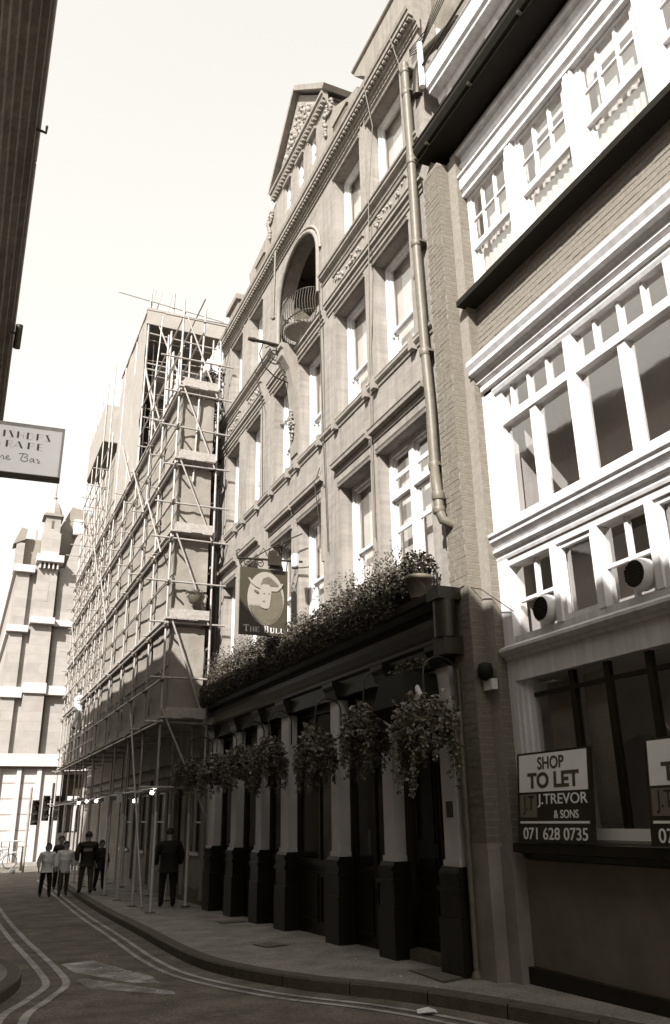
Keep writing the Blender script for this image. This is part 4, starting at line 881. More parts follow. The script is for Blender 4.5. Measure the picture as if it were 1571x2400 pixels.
# canopy box over the door, flood light
t = thing('canopy_lantern', 'black tapered box lantern hung over the nearest pub door', 'lantern', (4.6, 8.4, 2.6))
q = MB(); T0 = [(4.42, 8.05), (4.84, 8.05), (4.84, 8.62), (4.42, 8.62)]; B0 = [(4.38, 7.98), (4.84, 7.98), (4.84, 8.80), (4.38, 8.80)]; C0 = [(4.5, 8.1), (4.84, 8.1), (4.84, 8.6), (4.5, 8.6)]
vs = [(a, b, 3.12) for a, b in T0]+[(a, b, 2.76) for a, b in B0]+[(a, b, 2.60) for a, b in C0]
q.add(vs, [(0, 1, 2, 3), (11, 10, 9, 8)]+[(i, 4+i, 4+(i+1) % 4, (i+1) % 4) for i in range(4)]+[(4+i, 8+i, 8+(i+1) % 4, 4+(i+1) % 4) for i in range(4)]); q.build('box', black, t)
q = MB(); q.tube([(4.4, 8.0, 2.77), (4.4, 8.8, 2.77)], .012, 5); q.build('edge_bar', iron, t)
t = thing('flood_light', 'pale tubular flood light on arm beside the nearest basket', 'light', (4.6, 7.95, 2.8))
q = MB(); q.tube([(4.6, 8.13, 3.02), (4.52, 7.84, 2.78)], .035, 8); q.build('arm', pilar, t); q = MB(); q.tube([(4.52, 7.86, 2.80), (4.50, 7.74, 2.68)], [.05, .085], 12); q.build('head', pilar, t)
q = MB(); random.seed(77); leaves(q, (4.66, 8.35, 3.2), (.12, .4, .1), 400, .05); q.tube([(4.78, 8.0, 3.12), (4.78, 8.8, 3.12)], .015, 5); tag(q.build('trailing_plant', [leaf, leafl, flower]), 'straggly trailing plant lying on top of the black lantern', 'plant')

# ------------------------------------------------------------------ left building and its sign
lb = thing('left_building', 'dark building on the left whose moulded eaves overhang the street', 'building', (-.6, 10, 0))
LY0, LY1, LH = -14, 30.0, 9.25
q = MB(); q.box(-7, -.6, LY0, 8.2, -.2, LH-.2); q.box(-7, -.6, 12.9-.0, LY1, -.3, LH-.2); q.box(-7, -.6, 8.2, 12.9, 2.9, LH-.2); q.box(-7, -2.6, 8.2, 12.9, -.2, 2.9); q.build('wall', leftwall, lb)
q = MB(); q.prism([(-.6, 8.75), (-.56, 8.75), (-.55, 8.85), (-.50, 8.87), (-.48, 8.95), (-.42, 8.97), (-.40, 9.02), (-.33, 9.03), (-.31, 9.08), (-.235, 9.09), (-.22, 9.13), (-.15, 9.13), (-.14, 9.17), (-.115, 9.18), (-.10, 9.25), (-.6, 9.3)][::-1], LY0, LY1); q.build('eaves_cornice', leftcor, lb)
q = MB(); q.tube([(-.12, LY0, 9.2), (-.12, 8.6, 9.2)], .03, 6); q.tube([(-.12, 8.64, 9.2), (-.12, LY1, 9.2)], .03, 6); q.build('gutter_edge', stone, lb)
q = MB()
random.seed(8)
for k in range(12):
    for (z0, z1) in ((3.4, 5.2), (6.0, 7.7)):
        yy = -8+k*3.0; q.box(-.62, -.585, yy, yy+1.2, z0, z1)
q.build('window', farglass, lb)
q = MB(); q.tube([(-.14, 7.98, 9.12), (-.03, 7.98, 9.10), (-.03, 7.98, 9.2)], .018, 6); tag(q.build('iron_hook', iron), 'small dark iron hook projecting from left eaves high up', 'hook')
t = thing('eaves_lamp', 'dark cylindrical lamp fixed to the left eaves above the sign', 'lamp', (-.05, 11.8, 9))
q = MB(); q.tube([(-.03, 12.5, 9.25), (-.03, 12.55, 8.85)], .06, 10); q.build('body', iron, t); q = MB(); q.tube([(-.15, 12.52, 9.1), (-.03, 12.52, 9.1)], .02, 6); q.build('arm', iron, t)
ws = thing('box_sign', 'pale projecting box sign lettered Bishops Grape Wine Bar', 'sign', (.1, 12, 6.9))
o_ = Vector((-.58, 12.2, 6.50)); th = R(-4); ux = Vector((math.cos(th), math.sin(th), 0)); uz = Vector((0, 0, 1)); un = ux.cross(uz).normalized()
Wd = 1.42; Hh = .80
def wq(name, m, u0, u1, v0, v1, d0, d1):
    q = MB(); c = [o_+ux*u+uz*v+un*d for d in (d0, d1) for (u, v) in ((u0, v0), (u1, v0), (u1, v1), (u0, v1))]
    q.add(c, [(4, 5, 6, 7), (3, 2, 1, 0), (0, 1, 5, 4), (1, 2, 6, 5), (2, 3, 7, 6), (3, 0, 4, 7)]); return q.build(name, m, ws)
wq('case', darkl, 0, Wd, 0, Hh, -.24, 0); wq('face', sign_face_glow, .0, Wd-.005, .012, Hh-.005, 0, .004); wq('case_top', cream, 0, Wd, Hh, Hh+.03, -.24, .006)
wq('frame', cream, Wd-.035, Wd, .0, Hh, .004, .012); wq('frame', cream, 0, Wd-.035, Hh-.03, Hh, .004, .012)
def wt_(b, u0, u1, v0, v1, m, bold=0, sh=0): txt(b, o_+ux*u0+uz*v0+un*.004, ux, uz, un, u1-u0, v1-v0, m, ws, bold=bold, shear=sh)
def stem(u, v0, v1, lean=0, w_=.030):
    q = MB()
    a = [o_+ux*(u-w_/2-lean/2)+uz*v1+un*.009, o_+ux*(u+w_/2-lean/2)+uz*v1+un*.009, o_+ux*(u+w_/2+lean/2)+uz*v0+un*.009, o_+ux*(u-w_/2+lean/2)+uz*v0+un*.009]; q.add(a, [(3, 2, 1, 0)]); q.build('letter_stem', darkl, ws)
THIN = {'B': [[(0, 1), (.7, .95), (.7, .6), (0, .52), (.8, .45), (.8, .05), (0, 0)]], 'I': [], 'S': [[(-.25, .75), (-.1, 1), (.3, .98)], [(.3, .25), (.1, 0), (-.35, .04)]], 'H': [[(0, .5), (.8, .5)], [(.8, 0), (.8, 1)]], 'O': [[(.05, 1), (.6, .95), (.85, .5), (.6, .05), (.05, 0)]],
        'P': [[(0, 1), (.7, .95), (.8, .75), (.6, .5), (0, .45)]], 'G': [[(0, 1), (.6, .9)], [(0, 0), (.7, .05), (.7, .45), (.4, .45)]], 'R': [[(0, 1), (.7, .95), (.75, .75), (.6, .52), (0, .48)], [(.3, .48), (.8, 0)]], 'A': [[(-.35, 1), (-.95, 0)], [(-.75, .32), (.1, .32)]], 'E': [[(0, 1), (.7, 1)], [(0, .5), (.6, .5)], [(0, 0), (.75, 0)]]}
def deco(word, us, v0, v1, w_=.10):
    for ch, u in zip(word, us):
        stem(u, v0, v1, .055 if ch in 'SA' else 0)
        for pl in THIN[ch]:
            q = MB(); q.tube([o_+ux*(u+a*w_)+uz*(v0+b*(v1-v0))+un*.006 for a, b in pl], .0035, 4); q.build('letter_hairline', faint, ws)
deco('BISHOPS', (.40, .555, .655, .75, .89, 1.03, 1.185), .575, .685); deco('GRAPE', (.45, .61, .80, .92, 1.055), .41, .52)
SC = {'W': [[(0, 1), (.2, 0), (.45, .7), (.65, 0), (1, 1.05)]], 'i': [[(0, .5), (.15, 0), (.3, .1)]], 'n': [[(0, .5), (.05, 0), (.3, .5), (.5, .4), (.55, 0), (.7, .1)]], 'e': [[(0, .25), (.4, .35), (.3, .55), (.05, .4), (.05, .1), (.35, 0), (.6, .15)]],
      'B': [[(-.3, .95), (.3, 1), (.75, .95), (.85, .75), (.4, .55), (.85, .45), (.9, .15), (.5, 0), (.1, .1)], [(.25, .95), (.05, .3), (.05, .1)]], 'a': [[(.5, .45), (.2, .5), (0, .2), (.15, 0), (.45, .3), (.5, .45), (.5, .05), (.7, .1)]], 'r': [[(0, .45), (.15, .5), (.1, .3), (.4, .3), (.3, .1), (.1, 0), (.5, .05)]]}
q = MB(); u = .33
for ch in 'Wine Bar':
    if ch == ' ': u += .12; continue
    q = MB()
    for st_ in SC[ch]: q.tube([o_+ux*(u+a*.115)+uz*(.20+b*.13-.0*u)+un*.007 for a, b in st_], .006, 5)
    q.build('script_letter', darkl, ws)
    u += {'W': .15, 'i': .05, 'n': .09, 'e': .09, 'B': .13, 'a': .095, 'r': .06}[ch]

# ------------------------------------------------------------------ building behind the scaffold
ob = thing('wrapped_building', 'plain building hidden behind the scaffolding with pale ground floor', 'building', (5.1, 26, 0))
q = MB(); gops = [(18.75, 19.6, .92, 2.15), (20.6, 21.4, -.2, 2.3), (22.2, 23.6, .8, 2.3), (24.6, 25.8, .8, 2.3), (27, 28.4, .8, 2.3)]
for fl_ in (4.2, 6.3, 8.3, 10.2): gops += [(19+k*2.1, 20.1+k*2.1, fl_, fl_+1.4) for k in range(8)]
wall_cells(q, 5.05, 5.4, 18.3, 37.5, -.3, 13.0, gops); q.build('wall', render, ob)
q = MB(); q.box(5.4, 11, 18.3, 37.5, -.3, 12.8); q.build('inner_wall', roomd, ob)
for a, b, c, d in gops[:5]:
    if c > 0:
        q = MB(); q.box(4.98, 5.1, a-.06, b+.06, c-.07, c); q.box(5.1, 5.16, a, b, d-.06, d); q.box(5.1, 5.16, a, a+.05, c, d-.06); q.box(5.1, 5.16, b-.05, b, c, d-.06); q.box(5.11, 5.15, a+.05, b-.05, (c+d)/2-.02, (c+d)/2+.02); q.build('window', cream, ob)
        q = MB(); q.box(5.18, 5.19, a, b, c, d); q.build('pane', farglass, ob)
q = MB(); q.box(5.18, 5.22, 20.6, 21.4, -.2, 2.3); q.build('door', black, ob)
q = MB(); q.box(5.0, 5.06, 18.32, 18.75, -.2, .25); q.box(5.0, 5.06, 18.75, 20.55, -.2, .18); q.build('base_course', darkstone, ob)
q = MB(); q.box(4.9, 5.06, 18.35, 37, 2.62, 2.75); q.box(4.86, 5.06, 18.35, 37, 2.9, 3.05); q.build('fascia', render, ob)
for y in (18.4, 20.1, 22.0, 24.2, 26.4): bx('pier', render, 4.98, 5.07, y-.13, y+.13, .0, 2.62, ob)
q = MB(); q.box(4.6, 5.0, 18.3, 18.75, 12.6, 12.95); q.prism([(4.55, 12.6), (5.0, 12.2), (5.0, 12.6)], 18.3, 18.7, axis='y'); q.box(5.0, 5.1, 18.2, 18.75, 6.8, 12.6); q.box(4.85, 5.05, 18.25, 18.6, 9.3, 9.5); q.box(4.85, 5.05, 18.25, 18.6, 8.0, 8.2); q.build('flank_stones', cream, ob)

# ------------------------------------------------------------------ scaffold
scf = thing('scaffold', 'tall tube scaffold with grey netting over pavement and building front', 'scaffold', (3.72, 25, 0))
OX, IX = 3.72, 4.62
SY = [17.3, 19.1, 20.9, 22.75, 24.65, 26.6, 28.6, 30.6, 32.6, 34.6, 36.6]
LIFT = [3.5, 5.6, 7.6, 9.4, 11.3]
cache = {}
def tubeobj(name, a, b, r=.026, m=scaftube, par=scf):
    a, b = Vector(a), Vector(b); L_ = round((b-a).length, 2); key = (L_, r, m.name)
    if key not in cache: q = MB(); q.tube([(0, 0, 0), (0, 0, L_)], r, 8); cache[key] = q.mesh('tube', m)
    o = inst(name, cache[key], a, par); o.rotation_mode = 'QUATERNION'; o.rotation_quaternion = Vector((0, 0, 1)).rotation_difference((b-a).normalized()); return o
sleeve = mat('white_sleeve', 0.50, 0.6, 0.12, 20, 0.2, 40)
random.seed(31)
for i, y in enumerate(SY):
    top = 13.9 if y < 22 else (17.4 if y < 27.5 else 14.6+random.uniform(-.5, .8))
    z0 = pavz(y); tubeobj('standard', (OX+random.uniform(-.01, .01), y, z0), (OX+random.uniform(-.04, .04), y+random.uniform(-.06, .06), top))
    tubeobj('sleeve', (OX, y, z0+.02), (OX, y, 1.75), .034, sleeve)
    tubeobj('standard', (IX, y+.85 if i < 5 else y, z0), (IX, y+.95 if i < 5 else y, 12.2)); tubeobj('sleeve', (IX, y+.85 if i < 5 else y, z0+.02), (IX, y+.852 if i < 5 else y, 1.72), .034, sleeve)
    bx('base_plate', darkstone, OX-.09, OX+.09, y-.09, y+.09, z0-.0, z0+.012, scf); bx('base_plate', darkstone, IX-.09, IX+.09, y+.76, y+.94, z0, z0+.012, scf)
tubeobj('standard', (IX+.08, 17.35, 2.1), (IX+.05, 17.3, 12.9)); tubeobj('standard', (4.15, 17.36, 9.0), (4.25, 17.3, 13.8))
for z in (2.2, 3.5, 4.38, 5.55, 6.5, 7.5, 8.4, 9.3, 10.3, 11.2):
    tubeobj('ledger', (OX-.05, 17.0, z), (OX-.05, 36.9, z-.02), .024)
for z in (2.2, 3.5, 4.43, 5.6, 6.5, 7.55, 8.38, 9.35, 10.32, 11.23, 12.2, 13.35):
    tubeobj('transom', (OX-.28-random.uniform(0, .25), 17.27, z+random.uniform(-.03, .03)), (5.0, 17.27, z+random.uniform(-.03, .03)), .023)
for i, y in enumerate(SY[1:]):
    for z in LIFT+[2.2, 8.4, 10.3]:
        e = random.uniform(.12, .4); tubeobj('transom', (OX-e, y+.06, z+.05+random.uniform(-.03, .03)), (5.0, y+.06, z+.05), .02)
cp = MB(); cp.box(-.045, .045, -.045, .045, -.05, .05); cpm = cp.mesh('coupler', darkl)
for y in SY:
    for z in (3.5, 4.38, 5.55, 6.5, 7.5, 8.4, 9.3, 10.3, 11.2): inst('coupler', cpm, (OX-.03, y-.02, z), scf, (0, 0, .3))
# boards along each lift: every board a part
for z in LIFT:
    for i in range(len(SY)-1):
        for k, x in enumerate((3.66, 3.90, 4.14, 4.38)):
            y0 = SY[i]-.12+random.uniform(-.03, .03); bx('board', board, x, x+.225, y0, SY[i+1]-.14, z+.07, z+.11, scf)
    bx('toe_board', board, OX+.04, OX+.07, 17.2, 36.6, z+.112, z+.27, scf)
    bx('end_board', board, 3.78, 4.62, 17.16, 17.2, z+.09, z+.30, scf)
# netting panels
for i in range(len(SY)-1):
    for j in range(len(LIFT)-1):
        z0, z1 = LIFT[j]+.28, LIFT[j+1]-.03
        for (za, zb_) in ((z0, (z0+z1)/2-.02), ((z0+z1)/2+.02, z1)):
            n = 6; vs = []; fs = []
            for a in range(n+1):
                for b in range(n+1):
                    yy_ = SY[i]+.04+(SY[i+1]-SY[i]-.08)*a/n; zz_ = za+(zb_-za)*b/n
                    xx_ = OX+.09+.05*math.sin(PI*a/n)*math.sin(PI*b/n)+random.uniform(-.012, .012)
                    vs.append((xx_, yy_, zz_))
            for a in range(n):
                for b in range(n): fs.append((a*(n+1)+b, (a+1)*(n+1)+b, (a+1)*(n+1)+b+1, a*(n+1)+b+1))
            q = MB(); q.add(vs, fs, 0, True); q.build('netting', netm, scf)
for j in range(len(LIFT)-1):
    z0, z1 = LIFT[j]+.3, LIFT[j+1]-.05; q = MB(); n = 6; vs = []; fs = []
    for a in range(n+1):
        for b in range(n+1): vs.append((3.82+.78*a/n, 17.42+random.uniform(-.03, .03), z0+(z1-z0)*b/n))
    for a in range(n):
        for b in range(n): fs.append((a*(n+1)+b, (a+1)*(n+1)+b, (a+1)*(n+1)+b+1, a*(n+1)+b+1))
    q.add(vs, fs, 0, True); q.build('netting', netm, scf)
# braces
zz = [3.5, 5.6, 7.55, 9.35, 11.23, 13.2]
for j, (a, b) in enumerate(zip(zz, zz[1:])):
    tubeobj('brace', (4.62, 17.22, a), (3.76, 17.22, b+.2), .022)
tubeobj('brace', (3.7, 17.2, 3.75), (4.75, 17.2, 1.6), .022); tubeobj('brace', (OX-.1, 20.3, 4.0), (OX-.1, 17.6, .0), .024)
for j in range(7):
    y0 = 18+j*2.6; tubeobj('brace', (OX-.09, y0, 7.4+(j % 3)*1.9), (OX-.09, y0+2.3, 9.6+(j % 3)*1.9), .02)
for i in range(5, len(SY)-1):
    ym = (SY[i]+SY[i+1])/2; tubeobj('standard', (OX+.02, ym, 3.4), (OX+random.uniform(-.03, .05), ym, 11.6+random.uniform(0, 1.2)), .021)
for z in (4.0, 6.05, 7.0, 8.0, 9.85, 10.8, 11.9): tubeobj('ledger', (OX-.03, 26.6+random.uniform(0, .4), z), (OX-.03, 36.8, z), .019)
# open top frame inside
for k in range(6):
    z = 11.5+k*.5
    tubeobj('guard_rail', (OX, 17.2, z) if k % 2 == 0 else (4.2, 17.2, z), (OX, 22.7, z) if k % 2 == 0 else (4.2, 22.7, z), .02)
for k in range(8):
    y = 19+k*.55; tubeobj('standard', (4.0+.08*k, y, 11.3), (4.0+.08*k, y, 13.6+.3*k if k > 4 else 13.2), .02)
tubeobj('guard_rail', (OX-.95, 17.3, 13.36), (4.9, 17.3, 13.46), .018); tubeobj('guard_rail', (OX-1, 22.7, 17.45), (6.2, 22.7, 17.2), .018)
for x in (3.5, 4.1): tubeobj('standard', (x, 19.5, 13.0), (x+.12, 19.7, 14.9), .018)
# sheeted stair tower with temporary roof
tw = thing('sheeted_tower', 'white sheeted scaffold tower with flat temporary roof above netting', 'scaffold', (4.5, 25, 11))
q = MB(); n = 10; vs = []; fs = []
for a in range(n+1):
    for b in range(n+1): vs.append((3.70+random.uniform(-.03, .03), 22.8+4.6*a/n, 11.3+5.9*b/n))
for a in range(n):
    for b in range(n): fs.append((a*(n+1)+b, (a+1)*(n+1)+b, (a+1)*(n+1)+b+1, a*(n+1)+b+1))
q.add(vs, fs, 0, True); q.box(3.72, 6.4, 27.3, 27.36, 11.3, 17.2); q.build('sheeting', sheetm, tw)
bx('roof_sheet', sheetm, 3.66, 6.3, 22.7, 27.4, 17.0, 17.1, tw); bx('roof_fascia', sheetm, 3.66, 6.3, 22.66, 22.7, 16.5, 17.1, tw)
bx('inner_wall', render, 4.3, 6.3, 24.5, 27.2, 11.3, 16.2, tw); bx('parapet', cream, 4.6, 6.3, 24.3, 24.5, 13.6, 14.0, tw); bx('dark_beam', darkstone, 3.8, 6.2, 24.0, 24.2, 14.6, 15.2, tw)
for x in (3.72, 4.45, 5.1, 5.85): tubeobj('standard', (x, 22.75, 11.3), (x+.05, 22.75, 17.9 if x < 5 else 16.9), .04 if x in (4.45,) else .03, scaftube, tw)
for z in (13.2, 14.9, 15.1, 16.2): tubeobj('transom', (3.72, 22.74, z), (6.0, 22.74, z-.08), .028, scaftube, tw)
tubeobj('brace', (3.9, 22.7, 16.9), (4.9, 22.7, 14.6), .03, scaftube, tw); tubeobj('brace', (3.72, 22.7, 14.8), (4.9, 22.7, 11.4), .03, scaftube, tw); tubeobj('brace', (3.72, 22.7, 15.0), (4.3, 22.7, 12.2), .03, scaftube, tw)
for k in range(9): tubeobj('standard', (3.85+.26*k, 23.0+.12*(k % 3), 11.4), (3.85+.26*k+random.uniform(-.1, .1), 23.1+.12*(k % 3), 13.2+random.uniform(0, 3.3)), .02, scaftube, tw)
for k in range(8): tubeobj('transom', (3.75, 23.1, 11.9+k*.6+random.uniform(-.1, .1)), (5.9, 23.1, 11.9+k*.6+random.uniform(-.1, .1)), .018, scaftube, tw)
for k in range(6): tubeobj('ladder_rung', (4.1, 23.1, 12.0+k*.35), (4.6, 23.1, 12.0+k*.35), .015, scaftube, tw)
for x in (3.75, 3.95, 4.3): tubeobj('roof_pole', (x, 22.9, 17.0), (x+.25, 23.3, 18.3), .018, scaftube, tw)
tw2 = thing('sheeted_tower', 'farther sheeted scaffold top with dark underside beside pale tower block', 'scaffold', (4.5, 30, 13))
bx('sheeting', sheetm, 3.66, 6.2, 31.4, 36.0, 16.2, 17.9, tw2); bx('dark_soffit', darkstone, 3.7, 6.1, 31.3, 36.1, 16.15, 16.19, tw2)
for y in (29.6, 31.4, 32.9, 34.4, 36.0):
    tubeobj('standard', (3.72, y, 11.3), (3.70, y, 18.9), .026, scaftube, tw2); tubeobj('standard', (4.3, y, 11.3), (4.3, y, 18.6), .026, scaftube, tw2)
    tubeobj('transom', (3.2, y, 14.2), (5.4, y, 14.2), .02, scaftube, tw2); tubeobj('transom', (3.1, y, 12.6), (5.4, y, 12.6), .02, scaftube, tw2)
for z in (12.6, 13.4, 14.2, 15.0): tubeobj('ledger', (3.68, 29.3, z), (3.68, 36.4, z), .02, scaftube, tw2)
bx('netting', netm, 4.0, 4.05, 28.6, 36.0, 11.3, 15.0, tw2)
for k in range(4): tubeobj('brace', (3.66, 29.4+k*1.6, 12.0), (3.66, 31.0+k*1.6, 14.6), .02, scaftube, tw2)
# climbing plant at the corner
q = MB(); random.seed(61)
for k in range(26): leaves(q, (4.75+random.uniform(-.15, .15), 18.15, 8.4+k*.165), (.24, .12, .16), 55, .09, random.choice([None, 1]), .2, 0)
for k in range(10): leaves(q, (4.85, 18.15, 6.5+k*.2), (.10, .08, .12), 12, .06, None, .2, 0)
tag(q.build('climbing_plant', [leaf, leafl, flower], None), 'straggly climbing plant high on the corner between pub and scaffold', 'plant')
t = thing('hanging_basket', 'small hanging basket inside the scaffold end bay at first floor', 'hanging basket', (4.3, 17.9, 6.0), 'hanging baskets along the pub front')
q = MB(); q.lathe((4.3, 17.15, 6.0), [(.03, 0), (.14, .06), (.2, .2)], 12); q.build('bowl', darkl, t); q = MB(); leaves(q, (4.3, 17.15, 6.25), (.22, .2, .12), 200, .05); q.build('foliage', [leaf, leafl, flower], t, 'stuff')
# festoon lamps
for i, (y, z, lb_) in enumerate(((17.4, 2.12, 'lit bulb at the nearest scaffold pole'), (19.2, 2.0, 'lit bulb at second scaffold pole, hanging lowest'), (24.8, 2.12, 'lit bulb near man in dark jacket'), (26.7, 2.15, 'lit bulb second from the far end'), (28.5, 2.15, 'lit bulb farthest along the scaffold'))):
    t = thing('safety_lamp', lb_+' below the ledger', 'lamp', (3.66, y, z), 'lit safety lamps along the scaffold')
    q = MB(); q.ball((3.64, y, z), .038, 8); q.build('bulb', bulb, t); q = MB(); q.tube([(3.64, y, z+.04), (3.64, y, z+.12)], .02, 6); q.build('holder', black, t)
for y, z in ((20.9, 2.0), (22.75, 2.0)):
    q = MB(); q.box(3.55, 3.67, y-.06, y+.06, z, z+.2); tag(q.build('padding', sleeve), 'pale foam padding on the %s scaffold joint behind the black-clad man' % ('nearer' if y < 22 else 'farther'), 'padding')

# ------------------------------------------------------------------ far corner building
FY = 46.0; S_ = FY/34
def Fz(z): return 1.6+(z-1.6)*S_
fb = thing('corner_building', 'pale stone corner block with spired turret at end of street', 'building', (3, FY, -.2))
def fbx(name, m, x0, x1, y0, y1, z0, z1, par=None): q = MB(); q.box(x0*S_, x1*S_, y0, y1, Fz(z0), Fz(z1)); return q.build(name, m, par or fb)
fops = [(3.72*S_, 4.5*S_, Fz(1.2), Fz(3.05))]
q = MB(); q.box(1.12*S_, 3.7*S_, FY+.4, FY+20, Fz(.0), Fz(11.5)); q.box(3.7*S_, 7*S_, FY+.4, FY+20, Fz(3.3), Fz(11.5)); q.box(4.5*S_, 7*S_, FY+.4, FY+20, Fz(0), Fz(3.3)); q.box(3.7*S_, 4.5*S_, FY+.4, FY+20, Fz(0), Fz(1.2)); q.box(3.7*S_, 4.5*S_, FY+1, FY+20, Fz(1.2), Fz(3.3)); q.build('wall', farst, fb)
fbx('tower_face', farst, 1.9, 2.68, FY, FY+.6, .2, 11.5); fbx('left_pier', farst, 1.12, 1.62, FY+.15, FY+.6, .2, 11.2)
for (z, h, d, x0, x1) in ((11.55, .30, .45, 1.80, 2.85), (9.0, .26, .35, 1.82, 2.75), (6.28, .40, .14, 1.86, 2.72)): fbx('cornice', farw, x0, x1, FY-d, FY+.6, z, z+h)
for (z, h, d, x0, x1) in ((11.1, .3, .2, 1.0, 1.8), (9.0-.35, .26, .2, 1.0, 1.8), (6.1, .4, .1, 1.05, 1.85), (9.0, .24, .05, 2.7, 6.5), (6.25, .35, .1, 2.7, 6.5)): fbx('cornice', farw, x0, x1, FY+.1-d, FY+.6, z, z+h)
for (z, h) in ((11.15, .28), (8.6, .25), (6.1, .35)): q = MB(); q.box(1.0*S_, 1.13*S_, FY+.5, FY+20, Fz(z), Fz(z+h)); q.build('side_cornice', farw, fb)
for k in range(5): fbx('bracket', farw, 1.93+k*.17, 1.99+k*.17, FY-.3, FY, 11.28, 11.55)
fbx('first_cornice', farw, 1.0, 3.55, FY-.5, FY+.6, 3.55, 4.0); fbx('cornice_painted_shade', darkstone, 1.0, 3.6, FY-.35, FY+.5, 3.46, 3.55)  # solid dark strip puts the shade under the cornice into its colour
fbx('shop_cornice', farw, 3.5, 6.0, FY-.3, FY+.6, 3.4, 3.62); fbx('ground_storey', farw, 1.1, 3.68, FY-.12, FY+.5, .2, 3.46)
for k in range(5): fbx('course_joint', farst, 1.12, 2.68, FY-.135, FY-.12, .75+k*.55, .79+k*.55)
for x in (1.25, 2.0, 2.72): fbx('pilaster', farw, x, x+.16, FY-.3, FY-.12, .2, 3.46)
fbx('window', farglass, 3.76, 4.46, FY+.5, FY+.55, 1.25, 3.05); fbx('window_mullion', farw, 3.86, 3.96, FY+.38, FY+.5, 1.25, 2.3); fbx('window_mullion', farw, 4.22, 4.32, FY+.38, FY+.5, 1.25, 2.3); fbx('balcony_front', farw, 3.9, 4.36, FY+.2, FY+.4, 2.3, 2.5)
fbx('narrow_window', farst, 2.2, 2.4, FY-.01, FY, 9.95, 11.1); fbx('down_pipe', darkstone, 2.73, 2.78, FY+.2, FY+.4, 4.0, 11.3)
fbx('turret_base', farst, 1.93, 2.66, FY+.0, FY+1.3, 11.85, 12.9); fbx('turret', farst, 2.0, 2.6, FY+.1, FY+1.2, 12.9, 13.65); fbx('turret_window', darkstone, 2.24, 2.33, FY+.08, FY+.1, 13.1, 13.45); fbx('turret_step', farw, 1.95, 2.64, FY-.05, FY+1.2, 11.85, 12.05)
q = MB(); q.prism([(1.88*S_, Fz(13.63)), (2.7*S_, Fz(13.63)), (2.66*S_, Fz(13.74)), (1.94*S_, Fz(13.74))], FY-.05, FY+1.3); q.build('turret_eave', farroof, fb)
q = MB(); q.lathe((2.3*S_, FY+.6, Fz(13.72)), [(.50, 0), (.48, .2), (.40, .5), (.26, .8), (.12, 1.0), (.08, 1.1), (.13, 1.2), (.06, 1.3), (.05, 1.7), (.015, 2.5)], 8, smooth=False); q.build('spire', farst, fb)
q = MB(); q.prism([(.85*S_, Fz(12.3)), (1.3*S_, Fz(12.55)), (1.35*S_, Fz(13.0)), (1.1*S_, Fz(13.05))], FY+.3, FY+1.4); q.build('left_turret_roof', farroof, fb); fbx('left_turret', farst, .98, 1.3, FY+.35, FY+1.3, 11.2, 12.4)
fbx('mansard', farroof, 1.3, 1.92, FY+.8, FY+3, 11.6, 12.7); fbx('chimney', farst, 1.72, 1.8, FY+1.5, FY+2, 12.7, 13.3)
q = MB(); q.prism([(2.66*S_, Fz(11.4)), (4.2*S_, Fz(11.4)), (3.9*S_, Fz(14.3)), (3.1*S_, Fz(14.55)), (2.62*S_, Fz(13.4))], FY+1.5, FY+5); q.build('roof', farroof, fb)
q = MB(); q.prism([(2.95*S_, Fz(11.4)), (4.4*S_, Fz(11.4)), (4.4*S_, Fz(12.0)), (3.6*S_, Fz(13.4)), (3.3*S_, Fz(12.9))], FY+.5, FY+1.4); q.build('gable', farst, fb)
fbx('dormer', farw, 3.2, 3.6, FY+1.1, FY+1.5, 13.2, 13.9)
q = MB(); q.box(1.3, 8, FY-1.6, FY, -.4, roadz(FY)+.13); structure(q.build('pavement', pavem))
rl_ = thing('kerb_railing', 'low pale railing in front of the far corner building', 'railing', (3, FY-2, -.3))
for z in (.25, .75): q = MB(); q.tube([(1.6, FY-1.4, z), (3.4, FY-1.4, z)], .03, 6); q.build('rail', farw, rl_)
for k in range(6): q = MB(); q.tube([(1.6+k*.36, FY-1.4, -.3), (1.6+k*.36, FY-1.4, .75)], .025, 6); q.build('post', darkstone, rl_)

# traffic lights
def tlight(x, y, zt, facing, label, dark=True):
    t = thing('traffic_light', label, 'traffic light', (x, y, roadz(y)), 'traffic lights at the far junction')
    q = MB(); q.tube([(x, y, roadz(y)), (x, y, zt+.55)], .05, 8); q.build('pole', iron if dark else render, t)
    for s_ in facing:
        q = MB(); q.box(x+s_*.10, x+s_*.36, y-.12, y+.12, zt-.95, zt+.04); q.box(x+s_*.30, x+s_*.34, y-.2, y+.2, zt-.82, zt+.06) if False else None
        h = q.build('head', black, t)
        for k in range(3):
            z = zt-.14-k*.31; q = MB(); n = 8
            vs = [(x+s_*.23+.13*math.cos(a), yy2, z+.13*math.sin(a)) for yy2 in (y-.12, y-.42) for a in [PI*j/n for j in range(n+1)]]
            q.add(vs, [(j, j+1, n+1+j+1, n+1+j) for j in range(n)]); q.build('hood', black, h)
            q = MB(); q.tube([(x+s_*.23, y-.119, z), (x+s_*.23, y-.13, z)], .10, 12); q.build('lens', cream if k else darkstone, h)
tlight(3.78, 38.0, 2.58, (-1, 1), 'black double-headed traffic light on pole, right of the pair')
tlight(2.95, 38.6, 2.42, (1,), 'traffic light on pale pole, left of the double-headed one', False)
b = thing('bicycle', 'dark bicycle at left picture edge before the far building', 'bicycle', (2.45, 42, -.3))
gz = roadz(42)
